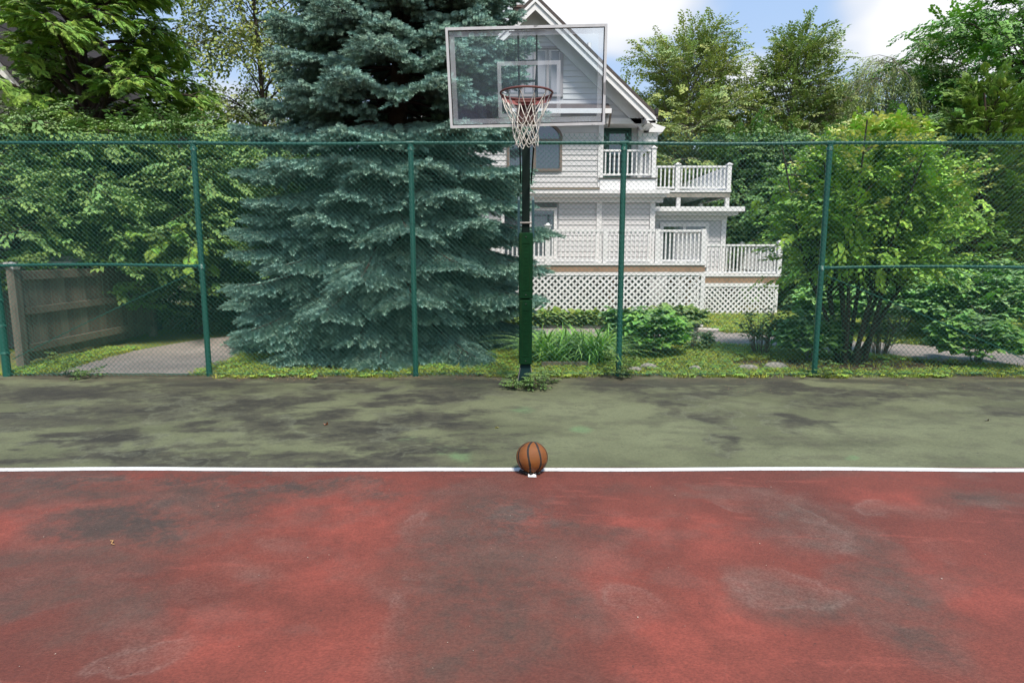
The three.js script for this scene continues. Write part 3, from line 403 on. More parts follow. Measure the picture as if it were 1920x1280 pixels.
{
  const Hs = thing('house', 'pale grey clapboard house with steep white-trimmed gable behind the fence', 'house', [0.57, 0, -20]), zw = -16.5;
  { const s = new THREE.Shape([[-2.1, 0], [3.6, 0], [3.6, 3.2], [2.28, 3.2], [2.28, 4.86], [3.2, 4.86], [0.56, 7.32], [-2.08, 4.86], [-2.1, 4.86]].map(q => new THREE.Vector2(...q))), g = new THREE.ExtrudeGeometry(s, { depth: 7.4, bevelEnabled: false }); g.translate(0, 0, zw - 7.4); put('wall', g, coreM, Hs); }
  box('recess_wall', coreM, Hs, 2.29, 3.42, 3.2, 4.85, -23.8, -17.1);
  const ax = 0.56, ay = 7.65, m = 0.9186, edge = y => (7.40 - y) / m, arch = y => y < 3.655 || y > 4.88 ? [] : [[0.57 - (y < 4.39 ? 0.7 : Math.sqrt(Math.max(0, 0.49 - ((y - 4.39) / 0.7) ** 2))), 0.57 + (y < 4.39 ? 0.7 : Math.sqrt(Math.max(0, 0.49 - ((y - 4.39) / 0.7) ** 2)))]];
  siding(Hs, zw, 4.86, 7.3, y => ax - edge(y), y => ax + edge(y), y => y > 5.44 && y < 6.66 ? [[-0.14, 1.28]] : arch(y));
  siding(Hs, zw, 3.24, 4.86, () => -2.1, () => 2.19, arch);
  siding(Hs, zw, 0.95, 2.86, () => -2.1, () => 2.18, y => y > 1.45 && y < 2.86 ? [[-0.27, 1.2]] : []);
  siding(Hs, zw, 0.95, 2.86, () => 2.32, () => 3.56); siding(Hs, -17.1, 3.5, 4.86, () => 3.14, () => 3.32); siding(Hs, -17.1, 3.5, 4.86, () => 2.3, () => 2.36);
  const trim = (n, ...a) => box(n, trimM, Hs, ...a);
  trim('corner_board', 2.185, 2.315, 3.24, 4.83, zw - 0.02, zw + 0.05); trim('corner_board', 2.175, 2.31, 0.9, 2.86, zw - 0.08, zw + 0.05); trim('corner_board', 3.55, 3.68, 0.9, 2.86, zw - 0.3, zw + 0.05); trim('corner_post', 3.3, 3.44, 3.46, 4.84, -17.16, -17.02);
  trim('frieze_board', 2.32, 3.26, 4.80, 4.93, zw - 0.6, zw + 0.06); trim('recess_ceiling', 2.3, 3.5, 4.85, 4.88, -17.1, zw - 0.6);
  // roof, rakes and soffits
  for (const s of [-1, 1]) {
    const P = (x, drop, z) => V(ax + s * x, ay - x * m - drop, z), E = 2.97, slab = (n, mtl, d0, d1, z0, z1, e = E, st = 0) => { const b = new MB(); b.hexa([P(st, d1, z1), P(e, d1, z1), P(e, d1, z0), P(st, d1, z0), P(st, d0, z1), P(e, d0, z1), P(e, d0, z0), P(st, d0, z0)]); b.build(n, mtl, Hs); };
    slab('roof', roofM, -0.05, 0.045, -24.4, -16.02, E + 0.05); slab('soffit', trimM, 0.048, 0.16, -24.3, -16.1); slab('rake_board', trimM, 0.05, 0.30, -16.097, -16.05, E); slab('rake_moulding', trimM, 0.052, 0.13, -16.048, -16.015, E); slab('rake_frieze', trimM, 0.17, 0.52, zw + 0.0, zw + 0.06, 2.72);
  }
  { const b = new MB(); b.box(3.32, 3.56, 4.74, 4.80, -17.6, -16.05).hexa([V(3.3, 4.80, -16.04), V(3.56, 4.80, -16.04), V(3.56, 4.80, -22), V(3.3, 4.80, -22), V(3.3, 4.9, -16.1), V(3.5, 4.95, -16.1), V(3.5, 4.95, -22), V(3.3, 4.9, -22)]); b.build('eave_return', trimM, Hs); }
  { const b = new MB(); b.hexa([V(3.55, 4.68, -16.9), V(3.9, 4.68, -16.9), V(3.9, 4.68, -22), V(3.55, 4.68, -22), V(3.5, 4.95, -16.9), V(3.98, 4.80, -16.9), V(3.98, 4.80, -22), V(3.5, 4.95, -22)]).box(3.42, 3.8, 4.40, 4.678, -22, -17.0); b.build('side_gutter', trimM, Hs); }
  { const b = new MB(); b.box(3.5, 3.58, 4.94, 5.08, -16.12, -16.0); b.build('flashing_end', darkM, Hs); }
  { const b = new MB(); b.tube([V(2.0, 6.2, -17.2), V(2.0, 6.95, -17.2)], 0.06, 10, true); b.build('vent_pipe', trimM, Hs); const c = new MB(); c.box(0.05, 0.34, 7.2, 7.92, -17.9, -17.5).box(0.02, 0.37, 7.92, 7.98, -17.93, -17.47); c.build('chimney', mat([0.13, 0.09, 0.08], 0.9), Hs); }
  // pent roof over the round-headed window
  { const p = new MB(); p.hexa([V(-1.4, 5.02, zw + 0.42), V(2.42, 5.02, zw + 0.42), V(2.42, 5.02, zw + 0.03), V(-1.4, 5.02, zw + 0.03), V(-1.4, 5.09, zw + 0.44), V(2.42, 5.09, zw + 0.44), V(2.42, 5.29, zw + 0.03), V(-1.4, 5.29, zw + 0.03)]); const o = p.build('pent_roof', roofM, Hs); box('fascia', trimM, o, -1.42, 2.44, 4.97, 5.085, zw + 0.425, zw + 0.46); const q = new MB(); q.hexa([V(2.42, 4.72, zw + 0.05), V(2.46, 4.72, zw + 0.05), V(2.46, 4.72, zw + 0.0), V(2.42, 4.72, zw + 0.0), V(2.42, 5.02, zw + 0.40), V(2.46, 5.02, zw + 0.40), V(2.46, 5.02, zw + 0.3), V(2.42, 5.02, zw + 0.3)]); q.build('bracket', brownM, o); }
  // cornice between the floors
  { const b = new MB(); b.box(-2.2, 3.86, 2.86, 2.98, zw - 0.05, zw + 0.10).box(-2.2, 3.9, 2.98, 3.06, zw - 0.05, zw + 0.26).box(-2.2, 3.96, 3.06, 3.16, zw - 0.05, zw + 0.36); b.build('cornice', trimM, Hs); const r = new MB(); r.hexa([V(-2.2, 3.163, zw + 0.38), V(2.2, 3.163, zw + 0.38), V(2.2, 3.163, zw - 0.05), V(-2.2, 3.163, zw - 0.05), V(-2.2, 3.18, zw + 0.38), V(2.2, 3.18, zw + 0.38), V(2.2, 3.235, zw - 0.05), V(-2.2, 3.235, zw - 0.05)]); r.build('cornice_flashing', mat([0.24, 0.19, 0.14], 0.9), Hs); }
  // windows
  windowUnit(Hs, 'window', -0.07, 1.21, 5.51, 6.59, zw, mat([0.30, 0.27, 0.28], 0.6), 0.06, [[0.24, 0.30, 5.52, 6.58], [0.54, 0.60, 5.52, 6.58], [0.86, 0.92, 5.52, 6.58]]);
  for (const [a, c] of [[-0.06, 0.2], [0.31, 0.53], [0.61, 0.85], [0.96, 1.2]]) box('curtain', mat([0.3, 0.3, 0.34], 0.9), Hs, a + 0.02, c - 0.02, 5.56, 6.55, zw + 0.0055, zw + 0.008);
  const aw = windowUnit(Hs, 'arched_window', -0.07, 1.21, 3.70, 4.37, zw, brownM, 0.06, [[0.53, 0.61, 3.71, 4.36]]); box('transom', brownM, aw, -0.068, 1.208, 4.365, 4.43, zw + 0.052, zw + 0.075);
  { const n = 28, pane = new MB(), ar = new MB(), pt = (r, i, z) => V(0.57 + r * Math.cos(i / n * Math.PI), 4.43 + r * Math.sin(i / n * Math.PI) * 0.66, z); for (let i = 0; i < n; i++) { pane.tri(V(0.57, 4.43, zw + 0.006), pt(0.645, i, zw + 0.006), pt(0.645, i + 1, zw + 0.006)); ar.hexa([pt(0.64, i, zw - 0.01), pt(0.64, i + 1, zw - 0.01), pt(0.64, i + 1, zw + 0.06), pt(0.64, i, zw + 0.06), pt(0.715, i, zw - 0.01), pt(0.715, i + 1, zw - 0.01), pt(0.715, i + 1, zw + 0.06), pt(0.715, i, zw + 0.06)]); } pane.build('arch_pane', glassM, aw); ar.build('arch_frame', brownM, aw); }
  const lw = windowUnit(Hs, 'window', -0.2, 1.08, 1.5, 2.66, zw, trimM, 0.075, [[0.38, 0.5, 1.51, 2.65], [-0.19, 1.07, 2.02, 2.07]]); box('shade_box', mat([0.10, 0.10, 0.11], 0.7), lw, -0.27, 1.15, 2.737, 2.85, zw, zw + 0.09);
  // balcony door and the balcony in the recess
  const greenM = mat([0.014, 0.06, 0.05], 0.5), D = new THREE.Group(); D.name = 'door'; Hs.add(D); D.position.set(2.76 - 0.57, 3.45, -17.06 + 20);
  box('jamb', greenM, D, 2.39, 2.47, 3.45, 4.75, -17.1, -17.02); box('jamb', greenM, D, 3.04, 3.12, 3.45, 4.75, -17.1, -17.02); box('head', greenM, D, 2.39, 3.12, 4.75, 4.84, -17.1, -17.02); box('leaf', mat([0.02, 0.07, 0.06], 0.5), D, 2.47, 3.04, 3.46, 4.74, -17.1, -17.06); box('pane', glassM, D, 2.55, 2.96, 3.7, 4.66, -17.07, -17.05); box('screen_bar', greenM, D, 2.54, 2.97, 4.1, 4.14, -17.052, -17.04);
  { const Bc = new THREE.Group(); Bc.name = 'balcony'; Hs.add(Bc); Bc.position.set(3 - 0.57, 3.2, -16.5 + 20); box('floor', trimM, Bc, 2.3, 3.62, 3.36, 3.45, -17.1, zw + 0.02); box('skirt', trimM, Bc, 2.24, 3.66, 3.17, 3.44, zw + 0.021, zw + 0.07); box('edge_strip', mat([0.09, 0.08, 0.075], 0.8), Bc, 2.2, 3.7, 3.452, 3.475, zw - 0.3, zw + 0.1);
    pickets(Bc, V(2.32, 0, zw + 0.03), V(3.56, 0, zw + 0.03), 3.53, 4.17, 0.11); newel(Bc, 3.6, zw + 0.03, 3.476, 4.2); pickets(Bc, V(3.6, 0, zw - 0.03), V(3.6, 0, -18.6), 3.53, 4.17, 0.11); }
  // the low wing on the right with its flat roof and sliding door
  const za = -17.2, Wg = thing('house_wing', 'flat-roofed clapboard wing with sliding glass door right of the gable', 'house wing', [4.7, 0, -19.5]);
  box('wall', coreM, Wg, 3.62, 5.74, 0, 2.56, -22, za - 0.012); siding(Wg, za, 0.95, 2.42, () => 3.70, () => 5.63, y => y < 2.36 ? [[3.96, 5.3]] : []);
  box('corner_board', trimM, Wg, 5.63, 5.76, 0.9, 2.44, za - 0.2, za + 0.045); box('frieze_board', trimM, Wg, 3.69, 5.77, 2.44, 2.57, za - 0.2, za + 0.045);
  { const b = new MB(); b.box(3.70, 5.98, 2.57, 2.66, -22.2, za + 0.28).box(3.70, 6.10, 2.66, 2.78, -22.3, za + 0.42); b.build('flat_roof', trimM, Wg); }
  const sd = new THREE.Group(); sd.name = 'sliding_door'; Wg.add(sd); sd.position.set(4.63 - 4.7, 1.2, za + 19.5); for (const [a, c] of [[3.98, 4.07], [5.2, 5.29]]) box('frame', railM, sd, a, c, 1.2, 2.38, za - 0.02, za + 0.06); box('frame', railM, sd, 4.07, 5.2, 2.28, 2.38, za - 0.02, za + 0.06); box('pane', glassM, sd, 4.07, 5.2, 1.24, 2.28, za - 0.02, za + 0.01); box('stile', railM, sd, 4.6, 4.68, 1.24, 2.28, za + 0.011, za + 0.035);
  // decks
  const U = thing('roof_deck', 'white railed roof deck above the flat-roofed wing', 'deck', [4.7, 2.78, -19]);
  box('floor', trimM, U, 3.72, 5.72, 3.15, 3.2, -21.5, -16.78); box('joist', mat([0.34, 0.31, 0.28], 0.9, { map: woodTex }), U, 3.72, 5.7, 3.02, 3.15, -16.88, -16.8); box('joist', mat([0.3, 0.27, 0.25], 0.9, { map: woodTex }), U, 5.62, 5.7, 3.02, 3.15, -21.4, -16.9);
  for (const [x, z] of [[4.36, -16.86], [5.64, -16.86], [4.36, -19.2], [5.64, -19.2], [5.64, -21.3]]) box('support', trimM, U, x - 0.05, x + 0.05, 2.78, 3.02, z - 0.05, z + 0.05);
  pickets(U, V(3.72, 0, -16.84), V(4.26, 0, -16.84), 3.24, 3.82, 0.105); pickets(U, V(4.37, 0, -16.84), V(5.59, 0, -16.84), 3.24, 3.82, 0.105); newel(U, 4.315, -16.84, 3.2, 3.84); newel(U, 5.65, -16.84, 3.2, 3.84); pickets(U, V(5.65, 0, -16.9), V(5.65, 0, -21.3), 3.24, 3.82, 0.105); newel(U, 5.65, -21.36, 3.2, 3.84);
  const zd = -13.76, K = thing('main_deck', 'large white railed deck with crosswise lattice skirt in front of the gable', 'deck', [1.5, 0, -15]);
  box('floor', mat([0.4, 0.33, 0.27], 0.9, { map: woodTex }), K, -2.4, 4.2, 1.29, 1.33, zw + 0.06, zd - 0.02); box('rim_joist', joistM, K, -2.4, 4.2, 1.185, 1.288, zd - 0.06, zd - 0.005); box('rim_joist', joistM, K, 4.14, 4.2, 1.185, 1.288, zw + 0.1, zd - 0.061);
  const px = [-2.3, -0.75, 0.775, 2.02, 3.15, 4.15]; px.forEach(x => x === 0.775 || x < -2 ? newel(K, x, zd - 0.05, 1.331, 2.17) : box('newel_post', railM, K, x - 0.05, x + 0.05, 1.331, 2.105, zd - 0.1, zd)); for (let i = 1; i + 1 < px.length; i++) pickets(K, V(px[i] + 0.055, 0, zd - 0.05), V(px[i + 1] - 0.055, 0, zd - 0.05), 1.40, 2.09, 0.092, 0.032);
  pickets(K, V(4.15, 0, zd - 0.11), V(4.15, 0, -16.1), 1.40, 2.09, 0.1, 0.032); newel(K, 4.15, -16.15, 1.331, 2.1); box('skirt_board', railM, K, -2.4, 4.2, 1.331, 1.385, zd - 0.012, zd + 0.012);
  box('lattice_frame', railM, K, -1.0, 4.2, 1.11, 1.178, zd - 0.012, zd + 0.02); box('lattice_frame', railM, K, 4.12, 4.205, -0.02, 1.11, zd - 0.012, zd + 0.02); lattice(K, -0.95, 4.12, 0.0, 1.11, zd); lattice(K, -16.3, -13.8, 0.0, 1.11, 4.17, false); box('lattice_frame', railM, K, 4.13, 4.2, 1.11, 1.178, -16.3, zd - 0.02);
  for (const x of [-2, 0.2, 2.2, 3.9]) for (const z of [zd - 0.25, -15.3]) box('support', joistM, K, x - 0.07, x + 0.07, 0, 1.18, z - 0.07, z + 0.07);
  const z2 = -16.19, K2 = thing('side_deck', 'small lower white railed deck with lattice skirt at the right end', 'deck', [5.6, 0, -17.5]);
  box('floor', mat([0.4, 0.33, 0.27], 0.9, { map: woodTex }), K2, 4.26, 6.9, 0.95, 0.985, z2 - 2.8, z2 - 0.02); box('rim_joist', joistM, K2, 4.26, 6.9, 0.82, 0.948, z2 - 0.06, z2 - 0.005); box('rim_joist', joistM, K2, 6.84, 6.9, 0.82, 0.948, z2 - 2.8, z2 - 0.061);
  for (const [x, z] of [[4.33, z2 - 0.05], [6.84, z2 - 0.05], [5.95, z2 - 2.75], [6.84, z2 - 2.75]]) newel(K2, x, z, 0.986, 1.84);
  pickets(K2, V(4.39, 0, z2 - 0.05), V(6.78, 0, z2 - 0.05), 1.06, 1.80, 0.095, 0.032); pickets(K2, V(6.84, 0, z2 - 0.11), V(6.84, 0, z2 - 2.69), 1.06, 1.80, 0.1, 0.032); pickets(K2, V(6.01, 0, z2 - 2.75), V(6.78, 0, z2 - 2.75), 1.06, 1.80, 0.1, 0.032); box('skirt_board', railM, K2, 4.26, 6.9, 0.986, 1.05, z2 - 0.012, z2 + 0.012);
  box('lattice_frame', railM, K2, 4.26, 6.84, 0.72, 0.815, z2 - 0.012, z2 + 0.02); box('lattice_frame', railM, K2, 6.76, 6.84, 0, 0.72, z2 - 0.012, z2 + 0.02); lattice(K2, 4.26, 6.76, 0, 0.72, z2, true, 0.14);
  for (const x of [4.6, 6.6]) for (const z of [z2 - 0.3, z2 - 2.6]) box('support', joistM, K2, x - 0.07, x + 0.07, 0, 0.82, z - 0.07, z + 0.07);
}
{ // the neighbour's house at the left edge
  const N = thing('neighbour_house', 'neighbouring house gable with shingled roof and cream gutter at the left edge', 'house', [-14, 0, -17]), cream = mat([0.58, 0.55, 0.44], 0.7, { map: paintTex }), zn = -14.4;
  const s = new THREE.Shape([[-18, 0], [-10.75, 0], [-10.75, 4.72], [-14.4, 9.4], [-18, 4.72]].map(q => new THREE.Vector2(...q))), g = new THREE.ExtrudeGeometry(s, { depth: 6, bevelEnabled: false }); g.translate(0, 0, zn - 6.0); put('wall', g, cream, N);
  const P = (x, d, z) => V(x, 4.75 + (-10.3 - x) * 1.3 - d, z), slab = (n, m, d0, d1, z0, z1) => { const b = new MB(); b.hexa([P(-14.4, d1, z1), P(-10.3, d1, z1), P(-10.3, d1, z0), P(-14.4, d1, z0), P(-14.4, d0, z1), P(-10.3, d0, z1), P(-10.3, d0, z0), P(-14.4, d0, z0)]); b.build(n, m, N); };
  slab('roof', mat([0.3, 0.3, 0.31], 0.95, { map: woodTex }), -0.2, -0.08, -20.6, zn + 0.45); slab('soffit', cream, -0.077, 0.0, -20.5, zn + 0.4); slab('rake_board', trimM, -0.075, 0.26, zn + 0.402, zn + 0.44); slab('rake_frieze', cream, 0.05, 0.55, zn + 0.0, zn + 0.05);
  for (let k = 0; k < 12; k++) { const b = new MB(), x = -10.4 - k * 0.3; b.hexa([P(x - 0.36, -0.2, zn + 0.46), P(x, -0.2, zn + 0.46), P(x, -0.2, -20.6), P(x - 0.36, -0.2, -20.6), P(x - 0.36, -0.205, zn + 0.46), P(x, -0.235, zn + 0.46), P(x, -0.235, -20.6), P(x - 0.36, -0.205, -20.6)]); b.build('shingle_course', mat([0.28, 0.28, 0.29], 0.95, { map: roofTex.clone() }), N); }
}
{ // wooden board fence that runs back along the left boundary
  const Fw = thing('board_fence', 'weathered grey board fence with rails running back at lower left', 'fence', [-6.95, 0, -10.5]), R = RNG(21), xf = -6.98;
  for (let z = -8.9, k = 0; z > -12.0; z -= 0.152, k++) { const h = 1.35 + 0.02 * R(), b = new MB(), d = 0.004 * R(); b.box(xf - 0.012 + d, xf + 0.012 + d, 0.06 + 0.02 * R(), h, z - 0.145, z); b.build('board', weatherM[Math.floor(R() * 3)], Fw); }
  for (const [y, h] of [[0.2, 0.11], [0.74, 0.1], [1.23, 0.12]]) { const b = new MB(); b.box(xf + 0.018, xf + 0.06, y, y + h, -12.06, -8.9); b.build('rail', weatherM[y > 1 ? 2 : 0], Fw); }
  for (const z of [-8.82, -12.1]) { const b = new MB(); b.box(xf - 0.04, xf + 0.07, 0, 1.42, z - 0.055, z + 0.055); b.build('post', weatherM[1], Fw); }
  { const b = new MB(), p = [[-7.02, 1.45], [-6.97, 1.455], [-6.93, 1.43], [-6.88, 1.385]]; for (let i = 0; i < 3; i++) b.hexa([V(p[i][0], p[i][1], -8.72), V(p[i + 1][0], p[i + 1][1], -8.72), V(p[i + 1][0], p[i + 1][1], -8.84), V(p[i][0], p[i][1], -8.84), V(p[i][0] + 0.01, p[i][1] + 0.035, -8.72), V(p[i + 1][0] + 0.015, p[i + 1][1] + 0.035, -8.72), V(p[i + 1][0] + 0.015, p[i + 1][1] + 0.035, -8.84), V(p[i][0] + 0.01, p[i][1] + 0.035, -8.84)]); tag(b.build('gutter_elbow', mat([0.62, 0.58, 0.54], 0.5)), 'white bent metal gutter elbow lying on the near fence post', 'gutter piece'); }
  const Sh = thing('shed', 'low shed with pale slatted roof hidden behind the board fence', 'shed', [-8.4, 0, -11.5]), shM = mat([0.62, 0.62, 0.66], 0.6, { map: paintTex });
  box('wall', mat([0.1, 0.1, 0.1], 0.9), Sh, -9.6, -7.4, 0, 1.42, -13.2, -10.6);
  for (let k = 0; k < 6; k++) { const b = new MB(), y = 1.42 + k * 0.075, z = -10.5 - k * 0.28; b.hexa([V(-9.7, y, z), V(-7.3, y, z), V(-7.3, y + 0.07, z - 0.3), V(-9.7, y + 0.07, z - 0.3), V(-9.7, y + 0.045, z), V(-7.3, y + 0.045, z), V(-7.3, y + 0.085, z - 0.3), V(-9.7, y + 0.085, z - 0.3)]); b.build('roof_slat', shM, Sh); }
}
// ---------------------------------------------------------------- foliage pieces
// Each piece lies along +x with +y as its upper side; pieces are copied many times over a crown.
function leafPiece(n, len, leaf, wide, seed, opt = {}) { // a twig with n folded leaves
  const { flat = 0.55, droop = 0.2, curl = 0.12, fwd = 0.6 } = opt, R = RNG(seed), m = new MB(); m.c = [];
  for (let i = 0; i < n; i++) {
    const t = (i + 0.4) / n, side = i % 2 ? 1 : -1, b = V(len * t, -droop * len * t * t + 0.1 * len * (R() - 0.5), 0.06 * len * (R() - 0.5) + side * 0.02 * len);
    const d = V(fwd * (0.6 + 0.8 * R()) + (i >= n - 2 ? 1 : 0), (R() - 0.55) * flat - 0.15, side * (0.5 + 0.7 * R())).normalize();
    const s = V(0, 0, 0).crossVectors(d, V((R() - 0.5) * flat * 1.6, 1, (R() - 0.5) * flat * 1.6)).normalize(), u = V(0, 0, 0).crossVectors(s, d), L = leaf * (0.7 + 0.55 * R()), w = L * wide;
    const mid = b.clone().addScaledVector(d, L * 0.5), tip = b.clone().addScaledVector(d, L).addScaledVector(u, -curl * L * 1.5), l = mid.clone().addScaledVector(s, w).addScaledVector(u, curl * L), r = mid.clone().addScaledVector(s, -w).addScaledVector(u, curl * L);
    const k0 = m.p.length / 3; for (const q of [b, l, tip, r, mid]) m.p.push(q.x, q.y, q.z), m.u.push(0, 0); m.i.push(k0, k0 + 1, k0 + 4, k0 + 4, k0 + 1, k0 + 2, k0 + 4, k0 + 2, k0 + 3, k0, k0 + 4, k0 + 3);
    const c = 0.72 + 0.56 * R(), y = R() * 0.25; for (let q = 0; q < 5; q++) m.c.push(c * (1 + y), c, c * (1 - y));
  }
  return m.geo();
}
function needlePiece(len, rad, n, seed) { // a bottle-brush shoot of spruce needles
  const R = RNG(seed), m = new MB(); m.c = [];
  for (let i = 0; i < n; i++) {
    const t = Math.pow(R(), 0.85), a = i * 2.4 + R(), x = len * t, d = V(0.55 + (t > 0.9 ? 1.2 : 0), Math.cos(a) * 0.9 + 0.25, Math.sin(a)).normalize(), L = rad * (0.8 + 0.4 * R()) * (1.1 - 0.25 * t), s = V(0, 0, 0).crossVectors(d, V(1, 0.3, 0.2)).normalize().multiplyScalar(0.0055);
    const b = V(x, 0, 0), k0 = m.p.length / 3; for (const q of [b.clone().add(s), b.clone().sub(s), b.clone().addScaledVector(d, L).addScaledVector(s, -0.4), b.clone().addScaledVector(d, L).addScaledVector(s, 0.4)]) m.p.push(q.x, q.y, q.z), m.u.push(0, 0); m.i.push(k0, k0 + 1, k0 + 2, k0, k0 + 2, k0 + 3);
    const c = 0.8 + 0.4 * R(); for (let q = 0; q < 4; q++) m.c.push(c, c, c);
  }
  return m.geo();
}
function sprayPiece(len, seed) { // a flat drooping fan of scale leaves, as on cypress and arborvitae
  const R = RNG(seed), m = new MB(); m.c = []; const pt = t => V(len * t, -0.28 * len * t * t, 0);
  const lobe = (b, d, L, w) => { const s = V(0, 0, 0).crossVectors(d, V(0.15 * (R() - 0.5), 1, 0.4 * (R() - 0.5))).normalize(), k0 = m.p.length / 3, tip = b.clone().addScaledVector(d, L); tip.y -= 0.12 * L; for (const q of [b, b.clone().addScaledVector(d, L * 0.6).addScaledVector(s, w), tip, b.clone().addScaledVector(d, L * 0.6).addScaledVector(s, -w)]) m.p.push(q.x, q.y, q.z), m.u.push(0, 0); m.i.push(k0, k0 + 1, k0 + 2, k0, k0 + 2, k0 + 3); const c = 0.75 + 0.5 * R(); for (let q = 0; q < 4; q++) m.c.push(c * (q === 2 ? 1.15 : 1), c, c * 0.9); };
  for (let i = 0; i < 13; i++) for (const s of [-1, 1]) { const t = 0.06 + 0.92 * i / 13, b = pt(t), L = len * (0.42 * (1 - t) + 0.14) * (0.8 + 0.4 * R()), d = V(0.75, -0.2 + 0.25 * (R() - 0.5), s * 0.75).normalize(); lobe(b, d, L, L * 0.085); if (i < 10) { lobe(b.clone().addScaledVector(d, L * 0.62), V(1, -0.3, s * 0.25).normalize(), L * 0.4, L * 0.07); lobe(b.clone().addScaledVector(d, L * 0.7), V(0.35, -0.3, s).normalize(), L * 0.35, L * 0.06); lobe(b.clone().addScaledVector(d, L * 0.4), V(1, -0.35, s * 0.1).normalize(), L * 0.5, L * 0.07); lobe(b.clone().addScaledVector(d, L * 0.45), V(0.3, -0.3, s).normalize(), L * 0.45, L * 0.06); } }
  lobe(pt(0.85), V(0.9, -0.45, 0).normalize(), len * 0.25, len * 0.05); return m.geo();
}
function bladePiece(n, h, w, spread, seed, seg = 3, arch = 0.5) { // a tuft of upright blades; grows along +y
  const R = RNG(seed), m = new MB(); m.c = [];
  for (let i = 0; i < n; i++) {
    const a = R() * 6.28, o = V(Math.cos(a) * spread * R(), 0, Math.sin(a) * spread * R()), az = a + (R() - 0.5) * 1.5, L = h * (0.55 + 0.6 * R()), lean = 0.15 + arch * R(), s = V(-Math.sin(az), 0, Math.cos(az)).multiplyScalar(w * (0.7 + 0.6 * R()) / 2), k0 = m.p.length / 3, c = 0.7 + 0.6 * R(), yl = R() * 0.3;
    for (let j = 0; j <= seg; j++) { const t = j / seg, f = lean * t * t * L * 1.2, y = L * (t - lean * 0.55 * t * t * t), q = o.clone().add(V(Math.cos(az) * f, y, Math.sin(az) * f)), e = s.clone().multiplyScalar(1 - t * t * 0.95); for (const g of [q.clone().add(e), q.clone().sub(e)]) { m.p.push(g.x, g.y, g.z); m.u.push(0, 0); m.c.push(c * (1 + yl), c, c * (1 - yl)); } if (j) { const b = k0 + 2 * j - 2; m.i.push(b, b + 1, b + 3, b, b + 3, b + 2); } }
  }
  return m.geo();
}
const tint = (R, s = 0.25, warm = 0.12) => { const k = 1 - s + 2 * s * R(), w = (R() - 0.5) * 2 * warm; return [k * (1 + w), k, k * (1 - w)]; };
const bark = c => { const t = tex(128, 256, (u, v) => { const k = 0.55 + 0.9 * fbm(u * 7, v * 16, 4, 0.6); return [c[0] * k, c[1] * k, c[2] * k]; }); t.repeat.set(2, 1); return mat([1, 1, 1], 0.95, { map: t, bumpMap: grainAt(1), bumpScale: 0.02 }); };
const barkDark = bark([0.055, 0.042, 0.034]), barkGrey = bark([0.24, 0.21, 0.18]), barkRed = bark([0.06, 0.038, 0.028]);

